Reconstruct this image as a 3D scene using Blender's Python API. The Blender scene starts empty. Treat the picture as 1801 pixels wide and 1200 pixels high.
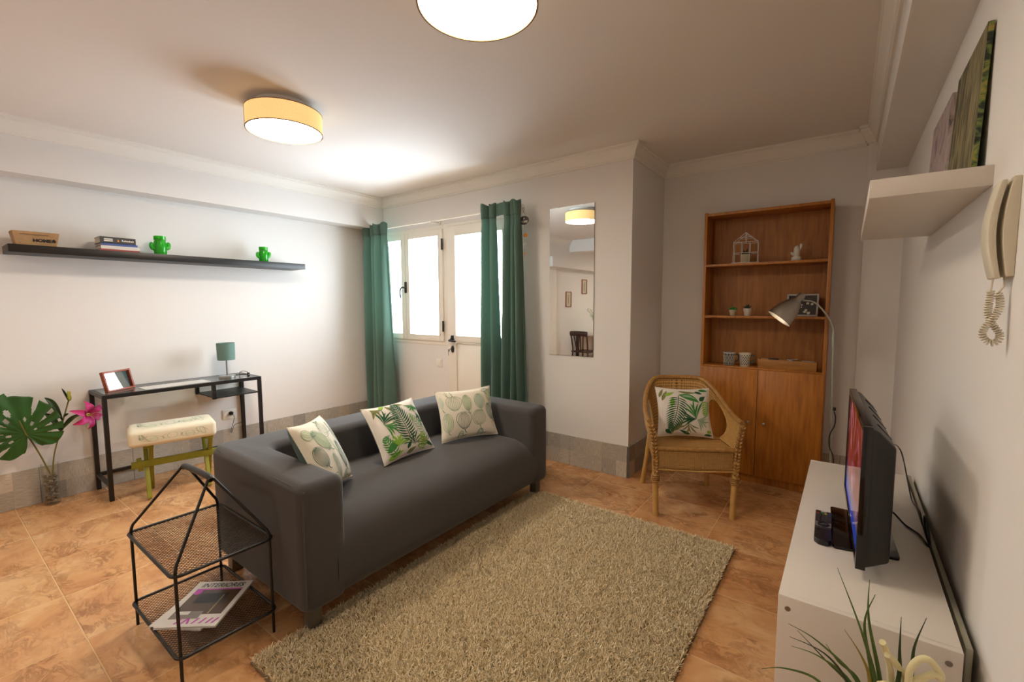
import bpy, bmesh, math, random
import numpy as np
from mathutils import Vector, Matrix, Euler

random.seed(7)
rng = np.random.default_rng(11)
SC = bpy.context.scene
COL = SC.collection
PI = math.pi

# ------------------------------------------------------------------ camera, sky, exposure
cam_d = bpy.data.cameras.new('camera')
cam = bpy.data.objects.new('camera', cam_d)
COL.objects.link(cam)
cam_d.sensor_fit = 'HORIZONTAL'
cam_d.sensor_width = 36.0
cam_d.lens = 794.64 / 1801.0 * 36.0
cam_d.clip_start = 0.02
yaw, pitch, roll = math.radians(-36.636), math.radians(-4.723), math.radians(-0.224)
fw = Vector((math.sin(yaw) * math.cos(pitch), math.cos(yaw) * math.cos(pitch), math.sin(pitch)))
rt0 = Vector((math.cos(yaw), -math.sin(yaw), 0))
up0 = rt0.cross(fw)
rt = math.cos(roll) * rt0 + math.sin(roll) * up0
up = -math.sin(roll) * rt0 + math.cos(roll) * up0
cm = Matrix((rt, up, -fw)).transposed().to_4x4()
cm.translation = Vector((0, 0, 1.37))
cam.matrix_world = cm
SC.camera = cam

world = bpy.data.worlds.new('daylight')
SC.world = world
world.use_nodes = True
bg = world.node_tree.nodes['Background']
bg.inputs[0].default_value = (0.78, 0.90, 1.0, 1)
bg.inputs[1].default_value = 19.5

def portal(name, x0, x1, z0, z1, y):
    l = bpy.data.lights.new(name, 'AREA')
    l.shape = 'RECTANGLE'; l.size = x1 - x0; l.size_y = z1 - z0
    l.cycles.is_portal = True
    o = bpy.data.objects.new(name, l); COL.objects.link(o)
    o.location = ((x0 + x1) / 2, y, (z0 + z1) / 2)
    o.rotation_euler = (-PI / 2, 0, 0)
portal('window_daylight', -4.42, -3.30, 1.0, 2.1, 3.36)
portal('door_daylight', -3.16, -2.54, 1.03, 2.05, 3.36)

SC.view_settings.view_transform = 'Standard'
SC.view_settings.look = 'None'
SC.view_settings.gamma = 1.0
SC.view_settings.use_curve_mapping = False
SC.view_settings.exposure = 0.5
cy_ = SC.cycles
cy_.use_denoising = True
cy_.denoiser = 'OPENIMAGEDENOISE'
cy_.max_bounces = 10
cy_.diffuse_bounces = 5
cy_.glossy_bounces = 4
cy_.transmission_bounces = 6
cy_.transparent_max_bounces = 12
cy_.sample_clamp_indirect = 6.0
cy_.caustics_reflective = False
cy_.caustics_refractive = False

LAMP_A = (-2.742, 1.43)
LAMP_B = (-1.075, 1.255)
ADDED_LAMP = (-2.9, -2.0)

# ------------------------------------------------------------------ materials
def lin(h):
    h = h.lstrip('#')
    o = []
    for i in (0, 2, 4):
        c = int(h[i:i + 2], 16) / 255.0
        o.append(c / 12.92 if c <= 0.04045 else ((c + 0.055) / 1.055) ** 2.4)
    return (o[0], o[1], o[2], 1.0)

MATS = {}
def nt(name):
    m = bpy.data.materials.new(name); m.use_nodes = True
    MATS[name] = m
    t = m.node_tree
    return m, t, t.nodes['Principled BSDF']

def ramp(t, stops):
    r = t.nodes.new('ShaderNodeValToRGB')
    e = r.color_ramp.elements
    while len(e) < len(stops): e.new(0.5)
    for i, (p, c) in enumerate(stops):
        e[i].position = p; e[i].color = lin(c) if isinstance(c, str) else c
    return r

def coords(t, kind='Object', scale=(1, 1, 1), rnd=False):
    tc = t.nodes.new('ShaderNodeTexCoord')
    mp = t.nodes.new('ShaderNodeMapping')
    mp.inputs['Scale'].default_value = scale
    t.links.new(tc.outputs[kind], mp.inputs['Vector'])
    if rnd:
        oi = t.nodes.new('ShaderNodeObjectInfo')
        ml = t.nodes.new('ShaderNodeMath'); ml.operation = 'MULTIPLY'; ml.inputs[1].default_value = 37.0
        cb = t.nodes.new('ShaderNodeCombineXYZ')
        t.links.new(oi.outputs['Random'], ml.inputs[0])
        for k in range(3): t.links.new(ml.outputs[0], cb.inputs[k])
        t.links.new(cb.outputs[0], mp.inputs['Location'])
    return mp.outputs[0]

def noise(t, vec, scale, detail=4, rough=0.55, dist=0.0):
    n = t.nodes.new('ShaderNodeTexNoise')
    n.inputs['Scale'].default_value = scale; n.inputs['Detail'].default_value = detail
    n.inputs['Roughness'].default_value = rough; n.inputs['Distortion'].default_value = dist
    if vec is not None: t.links.new(vec, n.inputs['Vector'])
    return n

def bump(t, b, height, strength=0.3, dist=0.002):
    n = t.nodes.new('ShaderNodeBump')
    n.inputs['Strength'].default_value = strength; n.inputs['Distance'].default_value = dist
    t.links.new(height, n.inputs['Height']); t.links.new(n.outputs[0], b.inputs['Normal'])

def plain(name, col, rough=0.5, metal=0.0, spec=0.5, grain=None, var=None, rnd=False):
    """col: hex; grain = (scale, strength) fine relief; var = (scale, hex2) slight colour variation"""
    m, t, b = nt(name)
    b.inputs['Base Color'].default_value = lin(col)
    b.inputs['Roughness'].default_value = rough; b.inputs['Metallic'].default_value = metal
    b.inputs['Specular IOR Level'].default_value = spec
    if var or grain:
        v = coords(t, rnd=rnd)
    if var:
        n = noise(t, v, var[0], 3)
        r = ramp(t, [(0.3, col), (0.72, var[1])])
        t.links.new(n.outputs['Fac'], r.inputs[0]); t.links.new(r.outputs[0], b.inputs['Base Color'])
    if grain:
        n2 = noise(t, v, grain[0], 2)
        bump(t, b, n2.outputs['Fac'], grain[1], 0.001)
    return m

def wood(name, dark, light, scale=(1, 1, 1), rough=0.4, dens=14, rnd=True):
    m, t, b = nt(name)
    v = coords(t, scale=scale, rnd=rnd)
    n = noise(t, v, dens, 6, 0.6, 0.3)
    r = ramp(t, [(0.28, dark), (0.75, light)])
    t.links.new(n.outputs['Fac'], r.inputs[0]); t.links.new(r.outputs[0], b.inputs['Base Color'])
    b.inputs['Roughness'].default_value = rough
    bump(t, b, n.outputs['Fac'], 0.08, 0.001)
    return m

def emit(name, col, strength):
    m, t, b = nt(name)
    b.inputs['Base Color'].default_value = lin(col)
    b.inputs['Emission Color'].default_value = lin(col) if isinstance(col, str) else col
    b.inputs['Emission Strength'].default_value = strength
    return m

def glassy(name, col=(1, 1, 1, 1), rough=0.0, gloss=0.08, top=0.75):
    """thin clear glass: see-through with a faint mirror film"""
    m, t, b = nt(name)
    t.nodes.remove(b)
    out = t.nodes['Material Output']
    tr = t.nodes.new('ShaderNodeBsdfTransparent'); tr.inputs[0].default_value = col
    gl = t.nodes.new('ShaderNodeBsdfGlossy'); gl.inputs['Roughness'].default_value = rough
    lw = t.nodes.new('ShaderNodeLayerWeight'); lw.inputs['Blend'].default_value = 0.25
    mp = t.nodes.new('ShaderNodeMapRange')
    mp.inputs['To Min'].default_value = gloss; mp.inputs['To Max'].default_value = top
    mx = t.nodes.new('ShaderNodeMixShader')
    t.links.new(lw.outputs['Facing'], mp.inputs['Value'])
    t.links.new(mp.outputs[0], mx.inputs[0]); t.links.new(tr.outputs[0], mx.inputs[1]); t.links.new(gl.outputs[0], mx.inputs[2])
    t.links.new(mx.outputs[0], out.inputs['Surface'])
    return m

def cloth(name, col, col2, scale=700, trans=0.0, rough=0.9, grain=0.35):
    m, t, b = nt(name)
    v = coords(t)
    n = noise(t, v, scale, 2)
    r = ramp(t, [(0.3, col), (0.7, col2)])
    t.links.new(n.outputs['Fac'], r.inputs[0]); t.links.new(r.outputs[0], b.inputs['Base Color'])
    b.inputs['Roughness'].default_value = rough
    b.inputs['Specular IOR Level'].default_value = 0.2
    b.inputs['Sheen Weight'].default_value = 0.15
    bump(t, b, n.outputs['Fac'], grain, 0.001)
    if trans > 0:
        out = t.nodes['Material Output']
        tr = t.nodes.new('ShaderNodeBsdfTranslucent')
        t.links.new(r.outputs[0], tr.inputs[0])
        mx = t.nodes.new('ShaderNodeMixShader'); mx.inputs[0].default_value = trans
        t.links.new(b.outputs[0], mx.inputs[1]); t.links.new(tr.outputs[0], mx.inputs[2])
        t.links.new(mx.outputs[0], out.inputs['Surface'])
    return m

def weave(name, dark, light, su, sv, rough=0.55):
    """woven cane: strands crossing in UV space"""
    m, t, b = nt(name)
    uv = t.nodes.new('ShaderNodeUVMap')
    sp = t.nodes.new('ShaderNodeSeparateXYZ'); t.links.new(uv.outputs[0], sp.inputs[0])
    def wave(out, k, ph=None):
        mu = t.nodes.new('ShaderNodeMath'); mu.operation = 'MULTIPLY'; mu.inputs[1].default_value = k * 2 * PI
        t.links.new(out, mu.inputs[0])
        src = mu.outputs[0]
        if ph is not None:
            ad = t.nodes.new('ShaderNodeMath'); ad.operation = 'ADD'
            t.links.new(src, ad.inputs[0]); t.links.new(ph, ad.inputs[1]); src = ad.outputs[0]
        si = t.nodes.new('ShaderNodeMath'); si.operation = 'SINE'; t.links.new(src, si.inputs[0])
        return si.outputs[0]
    a = wave(sp.outputs[0], su); c = wave(sp.outputs[1], sv)
    ab = t.nodes.new('ShaderNodeMath'); ab.operation = 'ABSOLUTE'; t.links.new(c, ab.inputs[0])
    aa = t.nodes.new('ShaderNodeMath'); aa.operation = 'ABSOLUTE'; t.links.new(a, aa.inputs[0])
    mlt = t.nodes.new('ShaderNodeMath'); mlt.operation = 'MULTIPLY'
    t.links.new(aa.outputs[0], mlt.inputs[0]); mlt.inputs[1].default_value = 0.55
    h = t.nodes.new('ShaderNodeMath'); h.operation = 'MULTIPLY_ADD'
    t.links.new(ab.outputs[0], h.inputs[0]); h.inputs[1].default_value = 0.6; t.links.new(mlt.outputs[0], h.inputs[2])
    n = noise(t, coords(t), 60, 3)
    ad = t.nodes.new('ShaderNodeMath'); ad.operation = 'MULTIPLY_ADD'
    t.links.new(n.outputs['Fac'], ad.inputs[0]); ad.inputs[1].default_value = 0.5; t.links.new(h.outputs[0], ad.inputs[2])
    r = ramp(t, [(0.40, dark), (1.05, light)])
    t.links.new(ad.outputs[0], r.inputs[0]); t.links.new(r.outputs[0], b.inputs['Base Color'])
    b.inputs['Roughness'].default_value = rough
    bump(t, b, h.outputs[0], 0.9, 0.004)
    return m

# ------------------------------------------------------------------ mesh builder
class MB:
    def __init__(s):
        s.v = []; s.f = []; s.mi = []; s.uv = {}
    def add(s, vs, fs, mi=0, uvs=None):
        o = len(s.v)
        s.v += [tuple(p) for p in vs]
        s.f += [tuple(i + o for i in f) for f in fs]
        s.mi += [mi] * len(fs)
        if uvs:
            for i, q in enumerate(uvs): s.uv[o + i] = q
        return s
    def box(s, c, d, M=None, mi=0):
        x, y, z = d[0] / 2, d[1] / 2, d[2] / 2
        vs = [Vector((a * x, b * y, e * z)) for a in (-1, 1) for b in (-1, 1) for e in (-1, 1)]
        if M is not None: vs = [M @ q for q in vs]
        vs = [q + Vector(c) for q in vs]
        return s.add(vs, [(0, 1, 3, 2), (4, 6, 7, 5), (0, 4, 5, 1), (2, 3, 7, 6), (0, 2, 6, 4), (1, 5, 7, 3)], mi)
    def ab(s, a, b, mi=0):
        a, b = Vector(a), Vector(b)
        return s.box((a + b) / 2, (abs(b.x - a.x), abs(b.y - a.y), abs(b.z - a.z)), None, mi)
    def bar(s, p0, p1, w, h, up=(0, 0, 1), mi=0):
        p0, p1 = Vector(p0), Vector(p1)
        d = p1 - p0; L = d.length; d.normalize()
        u = Vector(up); sd = d.cross(u)
        if sd.length < 1e-4: sd = d.cross(Vector((1, 0, 0)))
        sd.normalize(); u = sd.cross(d)
        M = Matrix((sd, d, u)).transposed()
        return s.box((p0 + p1) / 2, (w, L, h), M, mi)
    def tube(s, pts, r, n=8, closed=False, cap=True, mi=0, flat=None):
        pts = [Vector(p) for p in pts]; N = len(pts)
        rs = r if isinstance(r, (list, tuple)) else [r] * N
        tg = []
        for i in range(N):
            a = pts[(i - 1) % N] if (closed or i > 0) else pts[i]
            b = pts[(i + 1) % N] if (closed or i < N - 1) else pts[i]
            d = b - a
            tg.append(d.normalized() if d.length > 1e-9 else Vector((0, 0, 1)))
        ref = Vector((0, 0, 1)) if abs(tg[0].z) < 0.9 else Vector((1, 0, 0))
        u = (ref - tg[0] * ref.dot(tg[0])).normalized()
        vs = []; us = []
        for i in range(N):
            if i:
                u = u - tg[i] * u.dot(tg[i])
                u = u.normalized() if u.length > 1e-6 else tg[i].orthogonal().normalized()
            w = tg[i].cross(u)
            for k in range(n):
                a = 2 * PI * k / n
                q = math.cos(a) * u * (flat or 1.0) + math.sin(a) * w
                vs.append(pts[i] + q * rs[i])
                us.append((k / n, i / max(1, N - 1)))
        fs = []
        for i in range(N if closed else N - 1):
            for k in range(n):
                a = i * n + k; b = i * n + (k + 1) % n
                c = ((i + 1) % N) * n + (k + 1) % n; d = ((i + 1) % N) * n + k
                fs.append((a, b, c, d))
        if cap and not closed:
            fs.append(tuple(range(n - 1, -1, -1))); fs.append(tuple((N - 1) * n + k for k in range(n)))
        return s.add(vs, fs, mi, us)
    def cyl(s, p0, p1, r0, r1=None, n=16, cap=True, mi=0):
        return s.tube([p0, p1], [r0, r0 if r1 is None else r1], n, False, cap, mi)
    def lathe(s, prof, n=24, c=(0, 0, 0), M=None, mi=0, squash=1.0):
        vs = []; us = []
        for j, (r, z) in enumerate(prof):
            for k in range(n):
                a = 2 * PI * k / n
                vs.append(Vector((r * math.cos(a), r * math.sin(a) * squash, z)))
                us.append((k / n, j / max(1, len(prof) - 1)))
        if M is not None: vs = [M @ q for q in vs]
        vs = [q + Vector(c) for q in vs]
        fs = []
        for j in range(len(prof) - 1):
            for k in range(n):
                fs.append((j * n + k, j * n + (k + 1) % n, (j + 1) * n + (k + 1) % n, (j + 1) * n + k))
        if prof[0][0] > 1e-5: fs.append(tuple(range(n - 1, -1, -1)))
        if prof[-1][0] > 1e-5: fs.append(tuple((len(prof) - 1) * n + k for k in range(n)))
        return s.add(vs, fs, mi, us)
    def shell(s, prof, n=24, c=(0, 0, 0), M=None, mi=0):
        """lathe whose profile is a closed loop: no caps"""
        vs = []
        for (r, z) in prof:
            for k in range(n):
                a = 2 * PI * k / n
                vs.append(Vector((r * math.cos(a), r * math.sin(a), z)))
        if M is not None: vs = [M @ q for q in vs]
        vs = [q + Vector(c) for q in vs]
        J = len(prof); fs = []
        for j in range(J):
            for k in range(n):
                fs.append((j * n + k, j * n + (k + 1) % n, ((j + 1) % J) * n + (k + 1) % n, ((j + 1) % J) * n + k))
        return s.add(vs, fs, mi)
    def prism(s, poly, h, fn=None, mi=0):
        """poly: 2-D outline, extruded by h; fn maps (x, y, z) to a point"""
        n = len(poly)
        vs = [(x, y, 0) for x, y in poly] + [(x, y, h) for x, y in poly]
        if fn: vs = [fn(*q) for q in vs]
        fs = [tuple(range(n - 1, -1, -1)), tuple(range(n, 2 * n))]
        fs += [(i, (i + 1) % n, n + (i + 1) % n, n + i) for i in range(n)]
        return s.add(vs, fs, mi)
    def grid(s, fn, nu, nv, keep=None, mi=0, closeu=False):
        vs = []; us = []
        for j in range(nv + 1):
            for i in range(nu if closeu else nu + 1):
                u, v = i / nu, j / nv
                vs.append(fn(u, v)); us.append((u, v))
        w = nu if closeu else nu + 1
        fs = []
        for j in range(nv):
            for i in range(nu):
                if keep is None or keep((i + .5) / nu, (j + .5) / nv):
                    i2 = (i + 1) % nu if closeu else i + 1
                    fs.append((j * w + i, j * w + i2, (j + 1) * w + i2, (j + 1) * w + i))
        return s.add(vs, fs, mi, us)
    def sphere(s, c, r, n=12, m=8, M=None, mi=0):
        R = r if isinstance(r, (tuple, list)) else (r, r, r)
        def fn(u, v):
            th = u * 2 * PI; ph = (v - .5) * PI * 0.998
            q = Vector((R[0] * math.cos(ph) * math.cos(th), R[1] * math.cos(ph) * math.sin(th), R[2] * math.sin(ph)))
            return (M @ q if M is not None else q) + Vector(c)
        return s.grid(fn, n, m, None, mi, True)
    def mesh(s, name, smooth=None, bevel=0.0, seg=2):
        me = bpy.data.meshes.new(name)
        me.from_pydata(s.v, [], s.f)
        for i, k in enumerate(s.mi): me.polygons[i].material_index = k
        if s.uv:
            ul = me.uv_layers.new(name='UVMap')
            for l in me.loops:
                ul.data[l.index].uv = s.uv.get(l.vertex_index, (0, 0))
        if bevel > 0 or smooth is not None:
            bm = bmesh.new(); bm.from_mesh(me)
            if bevel <= 0: bmesh.ops.remove_doubles(bm, verts=bm.verts, dist=1e-6)
            if bevel > 0:
                ed = [e for e in bm.edges if len(e.link_faces) == 2 and e.calc_face_angle(0) > 0.5]
                bmesh.ops.bevel(bm, geom=ed, offset=bevel, segments=seg, profile=0.5, affect='EDGES', clamp_overlap=True)
            bmesh.ops.recalc_face_normals(bm, faces=bm.faces)
            bm.to_mesh(me); bm.free()
        if smooth is not None or bevel > 0:
            me.polygons.foreach_set('use_smooth', [True] * len(me.polygons))
            me.set_sharp_from_angle(angle=math.radians(smooth if smooth is not None else 40))
        me.update()
        return me
    def build(s, name, mats, parent=None, smooth=None, bevel=0.0, seg=2, world=False, solid=0.0, offs=0.0):
        me = s.mesh(name, smooth, bevel, seg)
        return mobj(name, me, mats, parent, world, solid, offs)

def mobj(name, me, mats, parent=None, world=False, solid=0.0, offs=0.0):
    if not isinstance(mats, (list, tuple)): mats = [mats]
    for m in mats: me.materials.append(MATS[m] if isinstance(m, str) else m)
    o = bpy.data.objects.new(name, me); COL.objects.link(o)
    if parent is not None:
        o.parent = parent
        if world:
            off = Vector((0, 0, 0)); p = parent
            while p is not None: off += p.location; p = p.parent
            o.location = -off
    if solid:
        md = o.modifiers.new('thickness', 'SOLIDIFY'); md.thickness = solid; md.offset = offs
    return o

def tag(o, label=None, cat=None, group=None, kind=None):
    if label: o['label'] = label
    if cat: o['category'] = cat
    if group: o['group'] = group
    if kind: o['kind'] = kind
    return o

def thing(name, label, cat, loc=(0, 0, 0), rz=0.0, group=None):
    o = bpy.data.objects.new(name, None); COL.objects.link(o)
    o.empty_display_size = 0.1
    o.location = loc; o.rotation_euler = (0, 0, rz)
    return tag(o, label, cat, group)

def share(o, name=None, parent=None, loc=None):
    c = o.copy(); COL.objects.link(c)
    if name: c.name = name
    c.parent = parent if parent is not None else o.parent
    if loc is not None: c.location = loc
    return c

def copy_tree(o, parent=None):
    c = o.copy(); COL.objects.link(c); c.parent = parent
    for ch in list(o.children): copy_tree(ch, c)
    return c

def text_verts(body, size=1.0, bold=0.0, shear=0.0):
    cu = bpy.data.curves.new('lettering', 'FONT')
    cu.body = body; cu.size = size; cu.align_x = 'CENTER'; cu.align_y = 'CENTER'
    cu.offset = bold; cu.shear = shear; cu.resolution_u = 3; cu.fill_mode = 'FRONT'
    ob = bpy.data.objects.new('lettering_tmp', cu); COL.objects.link(ob)
    dg = bpy.context.evaluated_depsgraph_get()
    me = bpy.data.meshes.new_from_object(ob.evaluated_get(dg))
    vs = [tuple(v.co) for v in me.vertices]; fs = [tuple(p.vertices) for p in me.polygons]
    bpy.data.objects.remove(ob); bpy.data.curves.remove(cu); bpy.data.meshes.remove(me)
    return vs, fs

def lettering(mb, body, size, origin, ax, ay, bold=0.0, shear=0.0, mi=0, sx=1.0):
    vs, fs = text_verts(body, size, bold, shear)
    o, ax, ay = Vector(origin), Vector(ax), Vector(ay)
    mb.add([o + ax * (x * sx) + ay * y for x, y, z in vs], fs, mi)
    return mb

def catmull(pts, k=8, closed=False):
    P = [Vector(p) for p in pts]; n = len(P); out = []
    for i in range(n if closed else n - 1):
        if closed: a, b, c, d = P[i - 1], P[i], P[(i + 1) % n], P[(i + 2) % n]
        else: a, b, c, d = P[max(i - 1, 0)], P[i], P[i + 1], P[min(i + 2, n - 1)]
        for j in range(k):
            t = j / k
            out.append(0.5 * ((2 * b) + (c - a) * t + (2 * a - 5 * b + 4 * c - d) * t * t + (3 * b - a - 3 * c + d) * t ** 3))
    if not closed: out.append(P[-1])
    return out

# ------------------------------------------------------------------ shared materials
plain('wall_paint', '#e5e2de', 0.85, spec=0.25, grain=(220, 0.06))
plain('ceiling_paint', '#e6e0da', 0.9, spec=0.2)
plain('trim_paint', '#e8e4dc', 0.6)
plain('frame_white', '#ece7dc', 0.35)
plain('grout', '#d2ac7c', 0.8)
plain('black_plastic', '#0c0b0c', 0.35)
plain('black_metal', '#17130f', 0.4, 0.0)
plain('chrome', '#c9c9c6', 0.22, 1.0)
plain('brushed_steel', '#b9b4ac', 0.36, 1.0)
plain('steel_dark', '#8a857c', 0.4, 1.0)
glassy('pane_glass', (1, 1, 1, 1), 0.0, 0.03)
glassy('clear_glass', (0.97, 0.99, 0.985, 1), 0.0, 0.03, 0.45)

def floor_tile_material():
    m, t, b = nt('terracotta_marble')
    v = coords(t, rnd=True)
    big = noise(t, v, 3.2, 5, 0.6, 0.8)
    r1 = ramp(t, [(0.28, '#b98256'), (0.5, '#cd9a68'), (0.72, '#dcb384')])
    t.links.new(big.outputs['Fac'], r1.inputs[0])
    v2 = coords(t, scale=(1.0, 1.7, 1.0), rnd=True)
    vein = noise(t, v2, 8.0, 8, 0.66, 1.3)
    r2 = ramp(t, [(0.40, (0, 0, 0, 1)), (0.48, (.62, .62, .62, 1)), (0.51, (.62, .62, .62, 1)), (0.58, (0, 0, 0, 1))])
    t.links.new(vein.outputs['Fac'], r2.inputs[0])
    smud = noise(t, v2, 4.0, 5, 0.6, 0.6)
    r3 = ramp(t, [(0.42, (0.05, 0.05, 0.05, 1)), (0.66, (1, 1, 1, 1))])
    t.links.new(smud.outputs['Fac'], r3.inputs[0])
    ml = t.nodes.new('ShaderNodeMath'); ml.operation = 'MULTIPLY'
    t.links.new(r2.outputs[0], ml.inputs[0]); t.links.new(r3.outputs[0], ml.inputs[1])
    mx = t.nodes.new('ShaderNodeMix'); mx.data_type = 'RGBA'
    t.links.new(ml.outputs[0], mx.inputs['Factor'])
    t.links.new(r1.outputs[0], mx.inputs['A'])
    mx.inputs['B'].default_value = lin('#7c4e30')
    t.links.new(mx.outputs['Result'], b.inputs['Base Color'])
    b.inputs['Roughness'].default_value = 0.26
    b.inputs['Specular IOR Level'].default_value = 0.35
    return m
floor_tile_material()

def patch_material(name, axis):
    """grey patchwork tile: squares of differing weave"""
    m, t, b = nt(name)
    tc = t.nodes.new('ShaderNodeTexCoord')
    gm = t.nodes.new('ShaderNodeNewGeometry')
    sp = t.nodes.new('ShaderNodeSeparateXYZ'); t.links.new(gm.outputs['Position'], sp.inputs[0])
    al = sp.outputs[axis]; ze = sp.outputs[2]
    def snap(o, k, off=0.0):
        a = t.nodes.new('ShaderNodeMath'); a.operation = 'MULTIPLY_ADD'; a.inputs[1].default_value = k; a.inputs[2].default_value = off
        f = t.nodes.new('ShaderNodeMath'); f.operation = 'FLOOR'
        t.links.new(o, a.inputs[0]); t.links.new(a.outputs[0], f.inputs[0]); return f.outputs[0]
    cb = t.nodes.new('ShaderNodeCombineXYZ')
    t.links.new(snap(al, 7.84, 0.18), cb.inputs[0]); t.links.new(snap(ze, 7.84), cb.inputs[1])
    wn = t.nodes.new('ShaderNodeTexWhiteNoise'); wn.noise_dimensions = '3D'
    t.links.new(cb.outputs[0], wn.inputs['Vector'])
    r = ramp(t, [(0.0, '#928e86'), (0.3, '#b8ae9e'), (0.6, '#a39f97'), (1.0, '#c8bdab')])
    t.links.new(wn.outputs['Value'], r.inputs[0])
    cb2 = t.nodes.new('ShaderNodeCombineXYZ')
    t.links.new(al, cb2.inputs[0]); t.links.new(ze, cb2.inputs[1])
    mpa = t.nodes.new('ShaderNodeMapping'); mpa.inputs['Scale'].default_value = (260, 22, 1); t.links.new(cb2.outputs[0], mpa.inputs[0])
    mpb = t.nodes.new('ShaderNodeMapping'); mpb.inputs['Scale'].default_value = (22, 260, 1); t.links.new(cb2.outputs[0], mpb.inputs[0])
    na = noise(t, mpa.outputs[0], 1.0, 2); nb = noise(t, mpb.outputs[0], 1.0, 2)
    sw = t.nodes.new('ShaderNodeMix'); sw.data_type = 'RGBA'
    gt = t.nodes.new('ShaderNodeMath'); gt.operation = 'GREATER_THAN'; gt.inputs[1].default_value = 0.5
    sx = t.nodes.new('ShaderNodeSeparateColor'); t.links.new(wn.outputs['Color'], sx.inputs[0])
    t.links.new(sx.outputs[1], gt.inputs[0]); t.links.new(gt.outputs[0], sw.inputs['Factor'])
    t.links.new(na.outputs['Fac'], sw.inputs['A']); t.links.new(nb.outputs['Fac'], sw.inputs['B'])
    mm = t.nodes.new('ShaderNodeMix'); mm.data_type = 'RGBA'; mm.blend_type = 'OVERLAY'; mm.inputs['Factor'].default_value = 0.55
    t.links.new(r.outputs[0], mm.inputs['A']); t.links.new(sw.outputs['Result'], mm.inputs['B'])
    t.links.new(mm.outputs['Result'], b.inputs['Base Color'])
    b.inputs['Roughness'].default_value = 0.45
    return m
patch_material('patchwork_y', 1)
patch_material('patchwork_x', 0)

# ------------------------------------------------------------------ the room
XL, YB, XC, YR, XR, ZC = -4.455, 3.307, -1.332, 4.02, 0.268, 2.545
YF = -3.0
def struct(name, mb, mat, label, parent=None, **k):
    o = mb.build(name, mat, parent, **k)
    if parent is None: tag(o, label, None, None, 'structure')
    return o

fl = struct('floor', MB().ab((XL - .1, YF - .1, -.10), (XR + .1, YR + .1, -.0012)), 'grout', 'orange brown marbled tile floor with pale joints')
TS, GJ = 0.4615, 0.004
full = MB().box((0, 0, -.008), (TS - GJ, TS - GJ, .016)).mesh('floor_tile', bevel=0.0015, seg=1)
first = True
for i in range(-8, 4):
    for j in range(-14, 3):
        x0, y0 = -1.067 + i * TS, 3.13 + j * TS
        x1, y1 = x0 + TS, y0 + TS
        ylim = YB if x1 < XC + .05 else YR
        a0, a1, b0, b1 = max(x0, XL), min(x1, XR), max(y0, YF), min(y1, ylim)
        if a1 - a0 < .02 or b1 - b0 < .02: continue
        if abs(a1 - a0 - TS) < 1e-6 and abs(b1 - b0 - TS) < 1e-6:
            if first: full.materials.append(MATS['terracotta_marble']); first = False
            o = bpy.data.objects.new('floor_tile', full); COL.objects.link(o)
            o.parent = fl
        else:
            o = MB().box((0, 0, -.008), (a1 - a0 - GJ, b1 - b0 - GJ, .016)).build('floor_tile', 'terracotta_marble', fl, bevel=0.0015, seg=1)
        o.location = ((a0 + a1) / 2, (b0 + b1) / 2, 0)

struct('ceiling', MB().ab((XL - .1, YF - .1, ZC), (XR + .1, YR + .1, ZC + .1)), 'ceiling_paint', 'flat cream white ceiling')
struct('wall_left', MB().ab((XL - .1, YF - .1, 0), (XL, YB + .1, ZC)), 'wall_paint', 'long white wall behind the glass desk')
OX0, OX1, OZ0, OZ1, DX0 = -4.445, -2.425, 0.945, 2.165, -3.276
wb = MB()
wb.ab((XL, YB, OZ1), (XC, YB + .1, ZC))
wb.ab((XL, YB, 0), (DX0, YB + .1, OZ0))
wb.ab((XL, YB, OZ0), (OX0, YB + .1, OZ1))
wb.ab((OX1, YB, 0), (XC, YB + .1, OZ1))
struct('wall_back', wb, 'wall_paint', 'white wall with the window, the door and the mirror')
struct('wall_return', MB().ab((XC - .1, YB + .1, 0), (XC, YR + .1, ZC)), 'wall_paint', 'short return wall beside the wicker chair')
struct('wall_recess', MB().ab((XC, YR, 0), (XR + .1, YR + .1, ZC)), 'wall_paint', 'shaded wall behind the orange wood bookcase')
struct('wall_pillar', MB().ab((0.06, 3.96, 0), (XR, YR, ZC)), 'wall_paint', 'shallow white pillar in the corner behind the television')
struct('wall_right', MB().ab((XR, YF - .1, 0), (XR + .1, YR + .1, ZC)), 'wall_paint', 'white wall with the shelf and the intercom handset')
struct('wall_front', MB().ab((XL, YF - .1, 0), (XR, YF, ZC)), 'wall_paint', 'white wall at the far end, behind the viewpoint')
struct('ceiling_beam', MB().ab((XL, -0.35, 2.207), (-4.26, YB, ZC)), 'wall_paint', 'white beam above the black shelf')
struct('ceiling_beam', MB().ab((XL, YF, 2.03), (-4.26, -0.35, ZC)), 'wall_paint', 'white lower beam seen only in the mirror')
struct('ceiling_beam', MB().ab((0.108, YF, 2.25), (XR, 3.96, ZC)), 'wall_paint', 'white beam above the paintings')
struct('ceiling_beam', MB().ab((-4.26, -1.25, 2.33), (0.108, -0.95, ZC)), 'wall_paint', 'white cross beam seen only in the mirror')
struct('wall_pilaster', MB().ab((XL, -0.75, 0), (XL + .04, -0.35, 2.03)), 'trim_paint', 'white strip of wall seen only in the mirror')

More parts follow.
